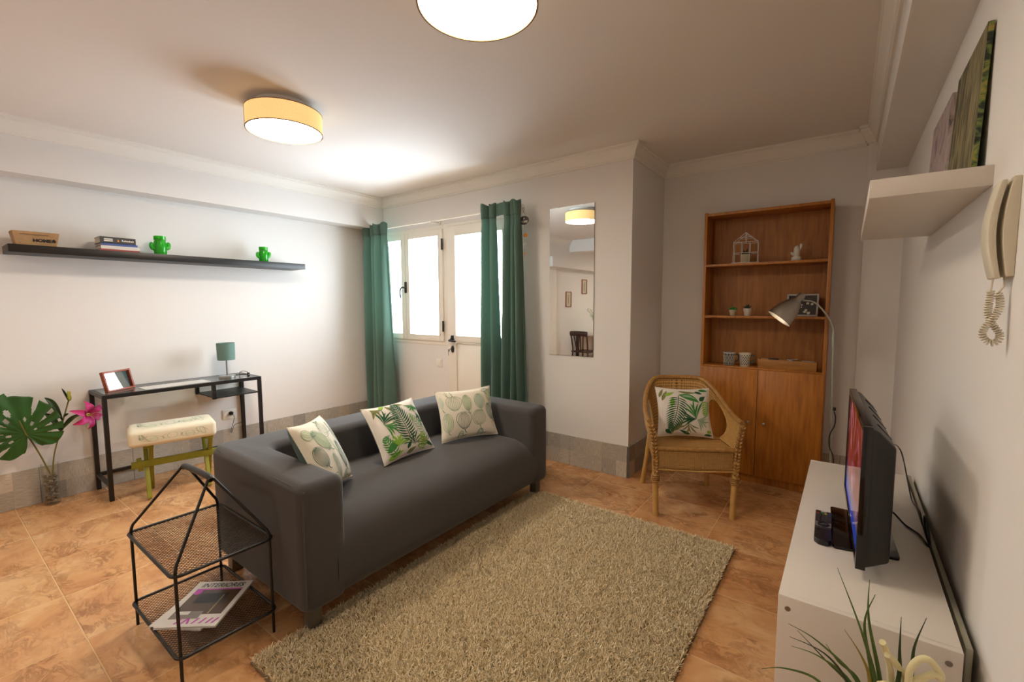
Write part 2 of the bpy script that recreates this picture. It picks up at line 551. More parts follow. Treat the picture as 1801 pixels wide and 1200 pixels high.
# crown moulding, one run for each stretch of wall
path = [(-4.26, -0.95), (-4.26, YB), (XC, YB), (XC, YR), (.06, YR), (.06, 3.96), (.108, 3.96), (.108, -0.95)]
prof = [(0, -.108), (.011, -.108), (.011, -.096), (.019, -.090), (.024, -.066), (.040, -.040), (.050, -.030), (.050, -.020), (.060, -.016), (.060, 0), (0, 0)]
def offset_at(i, d):
    P = [Vector(p) for p in path]
    def nrm(a, b):
        t = (b - a).normalized(); return Vector((t.y, -t.x))
    if i == 0: return P[0] + nrm(P[0], P[1]) * d
    if i == len(P) - 1: return P[i] + nrm(P[i - 1], P[i]) * d
    n1, n2 = nrm(P[i - 1], P[i]), nrm(P[i], P[i + 1])
    b = (n1 + n2).normalized()
    return P[i] + b * (d / b.dot(n1))
names = ['along the beam above the black shelf', 'above the window and the mirror', 'on the return wall', 'above the bookcase', 'on the pillar side', 'on the pillar front', 'along the beam above the paintings']
for i in range(len(path) - 1):
    mb = MB(); n = len(prof); vs = []
    for k in (i, i + 1):
        for d, z in prof:
            q = offset_at(k, d); vs.append((q.x, q.y, ZC + z))
    fs = [(a, (a + 1) % n, n + (a + 1) % n, n + a) for a in range(n)] + [tuple(range(n)), tuple(range(2 * n - 1, n - 1, -1))]
    mb.add(vs, fs)
    struct('trim_%d' % (i + 1), mb, 'trim_paint', 'white stepped crown moulding ' + names[i], smooth=25)

# tiled skirting: backing strip + single tiles
def skirting(name, label, a, b, side, h=0.252, tile=0.51, start=0.0, mat='patchwork_y', th=.010):
    """a, b: ends on the wall; side: inward normal"""
    a, b, nn = Vector(a), Vector(b), Vector(side)
    d = (b - a); L = d.length; d.normalize()
    q0, q1 = a, b + nn * .004
    root = struct(name, MB().ab((min(q0.x, q1.x), min(q0.y, q1.y), 0), (max(q0.x, q1.x), max(q0.y, q1.y), h)), 'grout_grey', label)
    s = start - tile
    while s < L:
        s0, s1 = max(s, 0) + .001, min(s + tile, L) - .001
        if s1 - s0 > .03:
            p, q = a + d * s0, a + d * s1 + nn * th
            mb = MB().ab((min(p.x, q.x), min(p.y, q.y), .001), (max(p.x, q.x), max(p.y, q.y), h + .001))
            mb.build('skirting_tile', mat, root, bevel=.0012, seg=1)
        s += tile
plain('grout_grey', '#5d5a54', 0.8)
skirting('baseboard_left', 'grey patchwork tile skirting below the glass desk', (XL, YF, 0), (XL, YB, 0), (1, 0, 0), start=0.427)
skirting('baseboard_back', 'grey patchwork tile skirting below the mirror', (XL + .012, YB, 0), (DX0 - .03, YB, 0), (0, -1, 0), start=.3, mat='patchwork_x')
skirting('baseboard_mirror', 'grey patchwork tile skirting between the sofa and the wicker chair', (OX1 + .05, YB, 0), (XC + .011, YB, 0), (0, -1, 0), start=.018, mat='patchwork_x')
skirting('baseboard_return', 'grey patchwork tile skirting on the return wall', (XC, YB + .001, 0), (XC, YR, 0), (1, 0, 0), start=.51)
skirting('baseboard_recess', 'grey patchwork tile skirting behind the bookcase', (XC + .012, YR, 0), (.058, YR, 0), (0, -1, 0), start=.3, mat='patchwork_x')
skirting('baseboard_pillar', 'grey patchwork tile skirting on the pillar', (.06, 3.96, 0), (XR - .012, 3.96, 0), (0, -1, 0), start=.2, mat='patchwork_x')
plain('pale_grey_tile', '#8f9080', 0.3, var=(5, '#a5a391'))
skirting('baseboard_right', 'grey patchwork tile skirting behind the white bench', (XR, YF, 0), (XR, 3.948, 0), (-1, 0, 0), start=.3)

# ---------------------------------------------------------------- window and half-glazed door
def frame_mb(x0, x1, z0, z1, w, y0, y1, wb_=None):
    mb = MB(); wb_ = wb_ or w
    mb.ab((x0, y0, z0), (x0 + w, y1, z1)); mb.ab((x1 - w, y0, z0), (x1, y1, z1))
    mb.ab((x0 + w, y0, z1 - w), (x1 - w, y1, z1)); mb.ab((x0 + w, y0, z0), (x1 - w, y1, z0 + wb_))
    return mb
win = struct('window_1', frame_mb(OX0, DX0, OZ0, OZ1, .040, YB - .006, YB + .06), 'frame_white', 'white framed window with two opening sashes', bevel=.002)
for (sx0, sx1, right) in ((-4.402, -3.886, False), (-3.882, -3.316, True)):
    sash = frame_mb(sx0, sx1, .986, 2.122, .060, YB - .022, YB + .03).build('sash', 'frame_white', win, bevel=.003)
    MB().ab((sx0 + .058, YB + .002, 1.044), (sx1 - .058, YB + .008, 2.064)).build('pane', 'pane_glass', sash)
    frame_mb(sx0 + .050, sx1 - .050, 1.036, 2.072, .012, YB - .026, YB - .020).build('glazing_bead', 'frame_white', sash, bevel=.0015, seg=1)
    if right:
        for hz in (1.97, 1.142):
            MB().cyl((sx1 + .004, YB - .030, hz - .055), (sx1 + .004, YB - .030, hz + .055), .010, n=10).build('hinge', 'black_plastic', sash, smooth=40)
        h = MB().box((sx0 + .006, YB - .030, 1.55), (.026, .016, .12)).build('handle', 'black_plastic', sash, bevel=.004)
        MB().tube(catmull([(sx0 + .004, YB - .034, 1.545), (sx0 - .004, YB - .068, 1.55), (sx0 - .020, YB - .080, 1.53), (sx0 - .026, YB - .080, 1.48), (sx0 - .024, YB - .076, 1.435)], 6), .0085, 8).build('lever', 'black_plastic', h, smooth=50)
door = struct('door_1', frame_mb(DX0, OX1, 0, OZ1, .026, YB - .006, YB + .06, .01), 'frame_white', 'white half glazed door beside the window', bevel=.002)
leaf = MB()
dx0, dx1 = DX0 + .026, OX1 - .026
leaf.ab((dx0, YB - .020, .02), (dx0 + .112, YB + .03, 2.135)); leaf.ab((dx1 - .10, YB - .020, .02), (dx1, YB + .03, 2.135))
leaf.ab((dx0 + .112, YB - .020, 2.037), (dx1 - .10, YB + .03, 2.135)); leaf.ab((dx0 + .112, YB - .020, .99), (dx1 - .10, YB + .03, 1.053))
leaf.ab((dx0 + .112, YB - .020, .02), (dx1 - .10, YB + .03, .14))
lf = leaf.build('door_leaf', 'frame_white', door, bevel=.003)
MB().ab((dx0 + .10, YB - .008, .13), (dx1 - .09, YB + .012, 1.0)).build('door_panel', 'frame_white', lf, bevel=.002)
MB().ab((dx0 + .112, YB + .002, 1.05), (dx1 - .098, YB + .008, 2.04)).build('pane', 'pane_glass', lf)
frame_mb(dx0 + .100, dx1 - .088, 1.041, 2.049, .012, YB - .025, YB - .018).build('glazing_bead', 'frame_white', lf, bevel=.0015, seg=1)
frame_mb(dx0 + .104, dx1 - .092, .13, .985, .008, YB - .0235, YB - .018).build('panel_bead', 'frame_white', lf, bevel=.001, seg=1)
MB().cyl((-3.189, YB - .034, 1.012), (-3.189, YB - .019, 1.012), .024, n=18).tube(catmull([(-3.189, YB - .03, 1.008), (-3.189, YB - .07, 1.006), (-3.17, YB - .078, 1.004), (-3.10, YB - .076, 1.0)], 6), .0105, 8).box((-3.187, YB - .028, 1.028), (.026, .016, .05)).build('door_handle', 'black_plastic', lf, smooth=45)
kp = MB().lathe([(.0, .0), (.018, .0), (.018, .012), (.0, .012)], 16, (-3.187, YB - .020, .915), Matrix.Rotation(PI / 2, 3, 'X') @ Matrix.Diagonal((1, 1.9, 1))).build('keyhole_plate', 'black_plastic', lf, smooth=40)
MB().box((-3.192, YB - .045, .918), (.003, .03, .008)).box((-3.199, YB - .066, .905), (.003, .022, .024), Matrix.Rotation(.3, 3, 'X')).box((-3.203, YB - .07, .872), (.0025, .006, .045), Matrix.Rotation(.15, 3, 'X')).build('key', 'brushed_steel', lf)

# light switch under the window, socket under the desk
sw = thing('light_switch', 'white square light switch on the wall under the window', 'switch', (-3.40, YB, .76))
MB().box((0, -.004, 0), (.082, .008, .082)).build('cover_plate', 'frame_white', sw, bevel=.002)
MB().box((0.004, -.010, 0), (.050, .006, .050), Matrix.Rotation(.06, 3, 'X')).build('rocker', 'trim_paint', sw, bevel=.0015)

# ================================================================ ceiling lamps
emit('lamp_diffuser_bright', '#fff0dd', 50.0)
emit('lamp_diffuser_dim', '#ffedd4', 24.0)
def lamp_shade_material():
    m, t, b = nt('lamp_shade_fabric')
    v = coords(t)
    n = noise(t, v, 260, 2)
    r = ramp(t, [(0.3, '#e6bd76'), (0.7, '#f0cb8c')])
    t.links.new(n.outputs['Fac'], r.inputs[0])
    t.links.new(r.outputs[0], b.inputs['Base Color']); t.links.new(r.outputs[0], b.inputs['Emission Color'])
    b.inputs['Emission Strength'].default_value = 0.62
    b.inputs['Roughness'].default_value = 0.9
lamp_shade_material()
plain('lamp_edge_tape', '#8a6a3a', 0.8)
def ceiling_lamp(x, y, label, dif):
    t = thing('ceiling_lamp', label, 'lamp', (x, y, 2.392), 0, 'drum ceiling lamps')
    MB().shell([(.208, .0), (.208, .112), (.204, .112), (.204, .0)], 64).build('shade', 'lamp_shade_fabric', t, smooth=40)
    MB().shell([(.2095, -.001), (.2095, .003), (.203, .003), (.203, -.001)], 64).build('lower_hem', 'lamp_edge_tape', t, smooth=40)
    MB().shell([(.2095, .109), (.2095, .113), (.203, .113), (.203, .109)], 64).build('upper_hem', 'lamp_edge_tape', t, smooth=40)
    MB().lathe([(.0, .004), (.203, .004), (.203, .010), (.0, .010)], 64).build('diffuser', dif, t, smooth=40)
    MB().lathe([(.0, .106), (.203, .106), (.203, .110), (.0, .110)], 48).build('light_stop_disc', 'trim_paint', t, smooth=40)  # disc added to keep diffuser light from spilling up onto the ceiling
    MB().lathe([(.0, .111), (.150, .111), (.155, .153), (.0, .153)], 48).build('mounting_plate', 'trim_paint', t, smooth=40)
    a = math.radians(252)
    MB().box((.2088 * math.cos(a), .2088 * math.sin(a), .056), (.0015, .008, .11), Matrix.Rotation(a, 3, 'Z')).build('shade_seam', 'lamp_edge_tape', t)
    for k in range(3):
        q = 2 * PI * k / 3
        MB().cyl((.07 * math.cos(q), .07 * math.sin(q), .06), (.07 * math.cos(q), .07 * math.sin(q), .12), .006).build('stay', 'brushed_steel', t)
    return t
ceiling_lamp(LAMP_A[0], LAMP_A[1], 'yellow drum ceiling lamp over the back of the sofa', 'lamp_diffuser_bright')
ceiling_lamp(LAMP_B[0], LAMP_B[1], 'drum ceiling lamp above the rug, seen from below', 'lamp_diffuser_dim')
ceiling_lamp(ADDED_LAMP[0], ADDED_LAMP[1], 'added drum ceiling lamp out of view, brightening the dining end of the room', 'lamp_diffuser_bright')  # unseen lamp, added to brighten the end of the room that the mirror shows

# ================================================================ curtains on their rod
cloth('curtain_green', '#678579', '#749387', 500, trans=0.36, rough=0.85, grain=0.2)
rod = thing('curtain_rod', 'thin white curtain rod above the window and door', 'curtain rod', (-3.35, 3.19, 2.19))
MB().cyl((-1.08, 0, 0), (1.07, 0, 0), .008, n=12).build('pole', 'frame_white', rod, smooth=40)
for sx in (-1.085, 1.095):
    MB().sphere((sx, 0, 0), .020, 14, 10).build('finial', 'frame_white', rod, smooth=60)
for sx in (-1.0, -.02, 1.01):
    MB().cyl((sx, .112, 0), (sx, 0, 0), .006, n=10).cyl((sx, .116, 0), (sx, .106, 0), .022, n=16).box((sx, 0, 0), (.014, .022, .022)).build('bracket', 'frame_white', rod, smooth=40)

def curtain(label, drapes, ztop, zbot, yc):
    """drapes: (x0 top, x1 top, x0 bottom, x1 bottom, folds, phase, closing height)"""
    ox = sum(d[0] + d[1] for d in drapes) / (2 * len(drapes)); oz = zbot
    t = thing('curtain', label, 'curtain', (ox, yc, zbot), 0, 'green curtains')
    for (x0t, x1t, x0b, x1b, folds, ph, skew) in drapes:
        wd = abs(x1t - x0t)
        def fn(u, v, lift=0.0):
            a = folds * 2 * PI * (u + .05 * math.sin(4.3 * u + ph)) + ph
            am = .028 + .034 * (1 - v) ** .8
            y = am * (math.sin(a) + .35 * math.sin(2 * a + 1.2) * (1 - v) + .30 * math.sin(.5 * a + 2.5 * v))
            k = v ** skew
            x0 = x0b + (x0t - x0b) * k; x1 = x1b + (x1t - x1b) * k
            x = x0 + (x1 - x0) * u + .016 * math.cos(a) * (.3 + .7 * v) + .010 * math.sin(6 * v + a * .5) * (1 - v)
            if v > .88:                      # pinched pleats below the heading
                p = max(0, 1 - abs(v - .93) / .05)
                y *= 1 - .45 * p
            z = zbot + (ztop - zbot) * v + (.010 * math.sin(a * 1.5 + ph) if v > .985 else 0)
            return Vector((x - ox, min(y, .050) - lift, z - oz))
        MB().grid(fn, folds * 18, 70).build('drape', 'curtain_green', t, smooth=70, solid=.0016)
        MB().grid(lambda u, v: fn(u, .945 + .055 * v, .004), folds * 18, 6).build('heading_tape', 'curtain_green', t, smooth=70, solid=.0016)
    return t
curtain('green curtain in the corner next to the white desk wall', [(-4.385, -4.195, -4.37, -4.125, 2, .6, .8), (-4.185, -3.985, -4.145, -3.93, 2, 2.4, .9)], 2.235, .02, 3.125)
curtain('green curtain between the half glazed door and the mirror', [(-2.652, -2.515, -2.695, -2.40, 2, 1.1, .34), (-2.382, -2.232, -2.440, -2.118, 3, 2.9, .8)], 2.235, .02, 3.125)
rc_ = [o for o in COL.objects if o.name.startswith('curtain') and o.type == 'EMPTY' and 'corner' in o.get('label', '')][0]
MB().grid(lambda u, v: Vector((-4.385 - .050 * u - rc_.location.x - .01 * (1 - v) * (1 - u) * 0, 0.0 + .165 * u + .006 * math.sin(9 * v), 2.205 * v)), 8, 40).build('drape', 'curtain_green', rc_, smooth=70, solid=.0016)  # unseen return strip, added to block window light leaking onto the left wall
hd = [o for o in COL.objects if o.name.startswith('curtain') and o.type == 'EMPTY' and 'mirror' in o.get('label', '')][0]
MB().grid(lambda u, v: Vector((-2.525 + .150 * u - hd.location.x, .006 + .008 * math.sin(7 * u), 2.13 + .105 * v - .02)), 8, 6).build('heading_tape', 'curtain_green', hd, smooth=70, solid=.0016)

# oval sign and butterfly chain on the rod end
plain('slate_sign', '#4d4741', 0.8)
plain('pale_lettering', '#d8d2c4', 0.8)
plain('twine', '#8d7a5a', 0.9)
sg = thing('hanging_sign', 'small oval dark sign reading HOME on a string beside the green curtain', 'sign', (-2.218, 3.160, 2.066))
MB().lathe([(0, -.003), (.047, -.003), (.047, .003), (0, .003)], 32, (0, 0, 0), Matrix.Rotation(PI / 2, 3, 'X') @ Matrix.Diagonal((1, .78, 1))).build('plaque', 'slate_sign', sg, smooth=40)
L = MB(); lettering(L, 'HOME', .026, (0, -.0036, -.012), (1, 0, 0), (0, 0, 1), bold=.0006)
star = []
for k in range(10):
    a = PI / 2 + k * PI / 5; r_ = .009 if k % 2 == 0 else .004
    star.append((r_ * math.cos(a), r_ * math.sin(a)))
L.add([(x, -.0036, y + .014) for x, y in star] + [(0, -.0036, .014)], [(i, (i + 1) % 10, 10) for i in range(10)])
L.build('lettering', 'pale_lettering', sg)
MB().tube([(-.02, 0, .032), (-.030, .012, .08), (-.036, .028, .146), (-.020, .012, .08), (.02, 0, .032)], .0012, 5).build('string', 'twine', sg)
plain('butterfly_orange', '#c8862c', 0.6); plain('butterfly_white', '#cfc9b8', 0.6)
ch = thing('butterfly_chain', 'hanging string of small orange and white wooden butterflies below the HOME sign', 'ornament', (-2.214, 3.160, 1.785))
MB().tube([(0, 0, .246), (.003, 0, .15), (0, 0, .08), (.002, 0, -.02)], .0009, 5).build('string', 'twine', ch)
def butterfly(z, sc, mt, rot):
    w = []
    for a in np.linspace(-.25 * PI, .5 * PI, 8): w.append((sc * math.cos(a), sc * (.35 + .75 * math.sin(a))))
    w += [(0, .25 * sc), (0, -.25 * sc)]
    mb = MB()
    for s_ in (-1, 1):
        M = Matrix.Rotation(rot, 3, 'Y') @ Matrix.Rotation(s_ * .5, 3, 'Z')
        mb.prism([(s_ * x, y) for x, y in w], .002, lambda x, y, zz: M @ Vector((x, zz, y)) + Vector((0, -.003, z)))
    mb.cyl((0, -.002, z - .4 * sc), (0, -.002, z + .6 * sc), .002, n=6)
    mb.build('butterfly', mt, ch)
butterfly(.15, .026, 'butterfly_orange', .25)
butterfly(.085, .017, 'butterfly_white', -.2)
butterfly(.0, .013, 'butterfly_orange', .1)

# ================================================================ mirror
plain('mirror_silver', '#dfe2e0', 0.01, 1.0)
plain('mirror_edge', '#7d8078', 0.2)
mi_ = thing('wall_mirror', 'tall narrow frameless wall mirror beside the green curtain', 'mirror', (-1.846, YB, .936))
MB().ab((-.206, -.0075, 0), (.206, -.004, 1.226)).build('mirror_glass', 'mirror_silver', mi_)
MB().ab((-.207, -.004, -.001), (.207, 0, 1.227)).build('backing_board', 'mirror_edge', mi_)
for sx in (-.12, .12):
    for z in (0, 1.226):
        MB().box((sx, -.006, z), (.026, .012, .012)).build('clip', 'clear_glass', mi_, bevel=.002)

# ================================================================ black wall shelf and what stands on it
plain('black_shelf_foil', '#15110f', 0.42, var=(30, '#1b1613'))
SHX0, SHX1, SHY0, SHY1, SHZ0, SHZ1 = XL, XL + .26, .415, 2.328, 1.705, 1.755
bs = MB().ab((SHX0, SHY0, SHZ0), (SHX1, SHY1, SHZ1)).build('wall_shelf', 'black_shelf_foil', bevel=.0015)
tag(bs, 'long black floating shelf on the left wall above the desk', 'shelf')

# kraft box reading HOME
plain('kraft_wood', '#a07b52', 0.8, grain=(90, 0.3), var=(25, '#b28c60'))
plain('dark_print', '#2a1d12', 0.8)
kb = thing('storage_box', 'flared kraft brown box reading HOME on the black shelf', 'box', (-4.30, .548, SHZ1), math.radians(1))
def tray(mb, w0, w1, d0, d1, h, th):
    """open box flaring from (w0, d0) below to (w1, d1) above; long side along y"""
    for s_ in (-1, 1):
        mb.add([(s_ * d0 / 2, -w0 / 2, 0), (s_ * d0 / 2, w0 / 2, 0), (s_ * d1 / 2, w1 / 2, h), (s_ * d1 / 2, -w1 / 2, h),
                (s_ * (d0 / 2 - th), -w0 / 2 + th, 0), (s_ * (d0 / 2 - th), w0 / 2 - th, 0), (s_ * (d1 / 2 - th), w1 / 2 - th, h), (s_ * (d1 / 2 - th), -w1 / 2 + th, h)],
               [(0, 1, 2, 3), (4, 7, 6, 5), (3, 2, 6, 7), (0, 4, 5, 1)])
        mb.add([(-d0 / 2, s_ * w0 / 2, 0), (d0 / 2, s_ * w0 / 2, 0), (d1 / 2, s_ * w1 / 2, h), (-d1 / 2, s_ * w1 / 2, h),
                (-d0 / 2 + th, s_ * (w0 / 2 - th), 0), (d0 / 2 - th, s_ * (w0 / 2 - th), 0), (d1 / 2 - th, s_ * (w1 / 2 - th), h), (-d1 / 2 + th, s_ * (w1 / 2 - th), h)],
               [(0, 1, 2, 3), (4, 7, 6, 5), (3, 2, 6, 7), (0, 4, 5, 1)])
    mb.ab((-d0 / 2 + th, -w0 / 2 + th, 0), (d0 / 2 - th, w0 / 2 - th, th))
    return mb
tray(MB(), .185, .215, .10, .125, .09, .006).build('box_body', 'kraft_wood', kb, smooth=20)
L = MB()
nx = Vector((.09, 0, -.0125)).normalized(); ax_ = Vector((0, 1, 0)); ay_ = Vector((.0125, 0, .09)).normalized()
lettering(L, 'HOME', .026, Vector((.0555, .025, .035)) + nx * .0006, ax_, ay_, bold=.0016, sx=1.15)
o_ = Vector((.0557, .080, .037)) + nx * .0006
L.add([o_ + ax_ * x + ay_ * y for x, y in ((-.009, -.009), (.009, -.009), (.009, .002), (.012, .002), (0, .013), (-.012, .002), (-.009, .002))], [(0, 1, 2, 6), (5, 3, 4)])
for k in range(16):
    y0 = -.075 + k * .0082
    L.tube([Vector((.0592, y0, .068)) + nx * .0006, Vector((.0595, y0 + .005, .074 + .002 * (k % 3))) + nx * .0006, Vector((.0592, y0 + .007, .067)) + nx * .0006], .0009, 4)
tag(L.build('lettering', 'dark_print', kb), kind='stuff')

# stack of books
def book(name, label, w, h, th, loc, rz, cover, page='book_pages', letters=None, lm='pale_lettering', group='books stacked on the black shelf'):
    """spine on local +x side; w along y, h along -x"""
    t = thing(name, label, 'book', loc, rz, group)
    c = MB().ab((-h, -w / 2, 0), (0, w / 2, .002)).ab((-h, -w / 2, th - .002), (0, w / 2, th)).ab((-.002, -w / 2, .002), (0, w / 2, th - .002))
    c.build('cover', cover, t, bevel=.0006, seg=1)
    MB().ab((-h + .003, -w / 2 + .003, .002), (-.002, w / 2 - .003, th - .002)).build('pages', page, t)
    if letters:
        mb = MB()
        for body, y, sz in letters:
            lettering(mb, body, sz, (.0004, y, th / 2), (0, 1, 0), (0, 0, 1), bold=.0004)
        mb.build('lettering', lm, t)
    return t
plain('book_pages', '#d8cfb8', 0.9); plain('cover_black', '#1c1a1b', 0.4); plain('cover_blue', '#2e4a8a', 0.4)
plain('cover_white', '#cfc8bd', 0.5); plain('cover_red', '#9e2a28', 0.45); plain('cover_cream', '#c4b79f', 0.5)
bz = SHZ1
book('book', 'thin red book at the bottom of the stack on the black shelf', .225, .15, .012, (-4.225, .965, bz), .03, 'cover_red'); bz += .0121
book('book', 'white book second from the bottom of the shelf stack', .215, .15, .026, (-4.232, .968, bz), .0, 'cover_white'); bz += .0261
book('book', 'thin blue and white book under the black book', .205, .15, .016, (-4.235, .965, bz), .02, 'cover_blue'); bz += .0161
bk = book('book', 'thick black book on top of the shelf stack', .20, .15, .045, (-4.235, .958, bz), .01, 'cover_black')
m_ = MB()
for z_ in (.029, .017):
    m_.ab((.0002, -.078, z_ - .004), (.0006, -.03, z_ + .004))
m_.ab((.0002, .02, .018), (.0006, .027, .030))
for k in range(6): m_.ab((.0002, .030 + k * .010, .017), (.0006, .037 + k * .010, .026 + .002 * (k % 2)))
tag(m_.build('spine_print', 'pale_lettering', bk), kind='stuff')
MB().lathe([(0, 0), (.006, .004), (.004, .012), (0, .02)], 8, (.0004, 0, .012), Matrix.Diagonal((.1, 1, 1))).build('spine_emblem', 'butterfly_orange', bk)

# green cactus-shaped glass jars
def green_glass():
    m, t, b = nt('green_glass')
    out = t.nodes['Material Output']
    b.inputs['Base Color'].default_value = lin('#3fc23a')
    b.inputs['Roughness'].default_value = 0.05
    b.inputs['Specular IOR Level'].default_value = 0.8
    tr = t.nodes.new('ShaderNodeBsdfTransparent'); tr.inputs[0].default_value = lin('#8fe67a')
    mx = t.nodes.new('ShaderNodeMixShader'); mx.inputs[0].default_value = 0.55
    t.links.new(b.outputs[0], mx.inputs[1]); t.links.new(tr.outputs[0], mx.inputs[2])
    t.links.new(mx.outputs[0], out.inputs['Surface'])
green_glass()
def cactus_jar(label, loc, sc):
    t = thing('cactus_jar', label, 'jar', loc, 0, 'green cactus jars')
    def pr(pts): return [(r * sc, z * sc) for r, z in pts]
    mb = MB().shell(pr([(.0, .002), (.033, .0), (.036, .006), (.036, .095), (.032, .106), (.036, .112), (.036, .134), (.032, .134), (.030, .112), (.028, .104), (.032, .092), (.032, .012), (.0, .010)]), 28)
    mb.build('glass_body', 'green_glass', t, smooth=40)
    rb = MB()
    for k in range(10):
        a = 2 * PI * k / 10
        rb.tube([(.0362 * sc * math.cos(a), .0362 * sc * math.sin(a), z * sc) for z in (.012, .05, .09)], .0014 * sc, 5)
    rb.build('glass_ribs', 'green_glass', t, smooth=60)
    for s_ in (-1, 1):
        z0 = .058 if s_ < 0 else .066
        pts = [(0, s_ * .032 * sc, (z0 - .016) * sc), (0, s_ * .046 * sc, (z0 - .010) * sc), (0, s_ * .051 * sc, (z0 + .004) * sc), (0, s_ * .049 * sc, (z0 + .030) * sc)]
        MB().tube(catmull(pts, 4), [.014 * sc] * 10 + [.013 * sc, .010 * sc, .004 * sc], 10).build('cactus_arm', 'green_glass', t, smooth=60)
    MB().tube([(.037 * sc * math.cos(a), .037 * sc * math.sin(a), .108 * sc) for a in np.linspace(0, 2 * PI, 25)[:-1]], .0016, 5, True).build('wire_collar', 'steel_dark', t, smooth=60)
cactus_jar('taller green glass cactus jar on the black shelf next to the books', (-4.30, 1.223, SHZ1), 1.08)
cactus_jar('green glass cactus jar standing alone near the end of the black shelf', (-4.30, 1.995, SHZ1), 1.02)

# ================================================================ sofa
cloth('sofa_fabric', '#434141', '#4e4c4b', 900, rough=0.95, grain=0.25)
plain('sofa_leg_grey', '#6b675e', 0.45, 0.6)
sofa = thing('sofa', 'dark grey three seat fabric sofa with square arms on short legs', 'sofa', (-2.13, 1.78, 0))
SX0, SX1, SY0, SY1 = -2.575, -1.678, .872, 2.69
AW, BW = .205, .215
def arc(cx, cy, r, a0, a1, n):
    return [((cx + r * math.cos(a), cy + r * math.sin(a)), (math.cos(a), math.sin(a))) for a in np.linspace(math.radians(a0), math.radians(a1), n)]
def concave(cx, cy, r, a0, a1, n):
    return [((cx + r * math.cos(a), cy + r * math.sin(a)), (-math.cos(a), -math.sin(a))) for a in np.linspace(math.radians(a0), math.radians(a1), n)]
ro, rf, ri = .085, .048, .06
out = []
out += arc(SX0 + ro, SY0 + ro, ro, 180, 270, 7)
out += arc(SX1 - rf, SY0 + rf, rf, 270, 360, 6)
out += arc(SX1 - rf, SY0 + AW - rf, rf, 0, 90, 6)
out += concave(SX0 + BW + ri, SY0 + AW + ri, ri, 270, 180, 6)
out += concave(SX0 + BW + ri, SY1 - AW - ri, ri, 180, 90, 6)
out += arc(SX1 - rf, SY1 - AW + rf, rf, 270, 360, 6)
out += arc(SX1 - rf, SY1 - rf, rf, 0, 90, 6)
out += arc(SX0 + ro, SY1 - ro, ro, 90, 180, 7)
layers = [(.030, .122), (.010, .128), (.0, .150), (.0, .35), (.0, .612)] + [(.043 * (1 - math.cos(a)), .612 + .043 * math.sin(a)) for a in np.linspace(.15, PI / 2, 7)]
bm = bmesh.new(); rings = []
for d, z in layers:
    rings.append([bm.verts.new((p[0] - n_[0] * d, p[1] - n_[1] * d, z + (.010 if z > .5 else 0) * (1 if p[0] < SX0 + .2 else 0))) for p, n_ in out])
N = len(out)
for a, b in zip(rings, rings[1:]):
    for i in range(N): bm.faces.new((a[i], a[(i + 1) % N], b[(i + 1) % N], b[i]))
from mathutils.geometry import tessellate_polygon
tri = tessellate_polygon([[Vector((v.co.x, v.co.y, 0)) for v in rings[3]]])
for a, b, c in tri:
    bm.faces.new((rings[-1][a], rings[-1][b], rings[-1][c])); bm.faces.new((rings[0][a], rings[0][c], rings[0][b]))
bmesh.ops.bisect_plane(bm, geom=bm.verts[:] + bm.edges[:] + bm.faces[:], plane_co=(SX0 + BW + .01, 0, 0), plane_no=(1, 0, 0), dist=1e-5)
bmesh.ops.recalc_face_normals(bm, faces=bm.faces)
allv = [v.co.copy() for v in bm.verts]; bm.verts.index_update()
grp = {'a': [], 'b': [], 'c': []}
for f in bm.faces:
    c = f.calc_center_median()
    k = 'b' if c.x < SX0 + BW + .01 else ('a' if c.y < 1.78 else 'c')
    grp[k].append(tuple(v.index for v in f.verts))
bm.free()
for k, nm in (('b', 'backrest'), ('a', 'arm'), ('c', 'arm')):
    ids = sorted({i for f in grp[k] for i in f}); mp_ = {i: j for j, i in enumerate(ids)}
    MB().add([allv[i] for i in ids], [tuple(mp_[i] for i in f) for f in grp[k]]).build(nm, 'sofa_fabric', sofa, smooth=50, world=True)
sp_ = [(-2.37, .135), (-1.71, .128), (-1.686, .145), (-1.676, .20), (-1.672, .29), (-1.678, .335), (-1.695, .373), (-1.724, .405), (-1.765, .428), (-1.83, .441), (-1.95, .447), (-2.1, .444), (-2.25, .437), (-2.37, .43)]
def seat_fn(u, v):
    x, z = sp_[int(round(v * (len(sp_) - 1)))]
    y = SY0 + AW - .055 + (SY1 - SY0 - 2 * AW + .11) * u
    e = min(u, 1 - u)
    if z > .2: z -= .016 * max(0, 1 - max(0, e - .036) / .05) ** 2; z += .004 * math.sin(9 * u + 14 * x)
    return Vector((x, y, z))
MB().grid(seat_fn, 60, len(sp_) - 1).build('seat', 'sofa_fabric', sofa, smooth=60, world=True)
for lx, ly in ((-1.755, .945), (-1.755, 2.63), (-2.50, .945), (-2.50, 2.63)):
    MB().ab((lx - .027, ly - .027, .0), (lx + .027, ly + .027, .135)).build('leg', 'sofa_leg_grey', sofa, bevel=.004, world=True)
def welt(pts): MB().tube(pts, .0035, 6).build('piping', 'sofa_fabric', sofa, smooth=60, world=True)
welt([(SX0 + .10, SY0 + .012, .653)] + [(x, SY0 + .013, .641) for x in np.linspace(SX0 + .2, SX1 - .09, 8)] + [(SX1 - .05, SY0 + .020, .632)])
welt([(SX1 - .012, SY0 + .020, .63), (SX1 - .012, SY0 + .014, .5), (SX1 - .012, SY0 + .014, .15)])

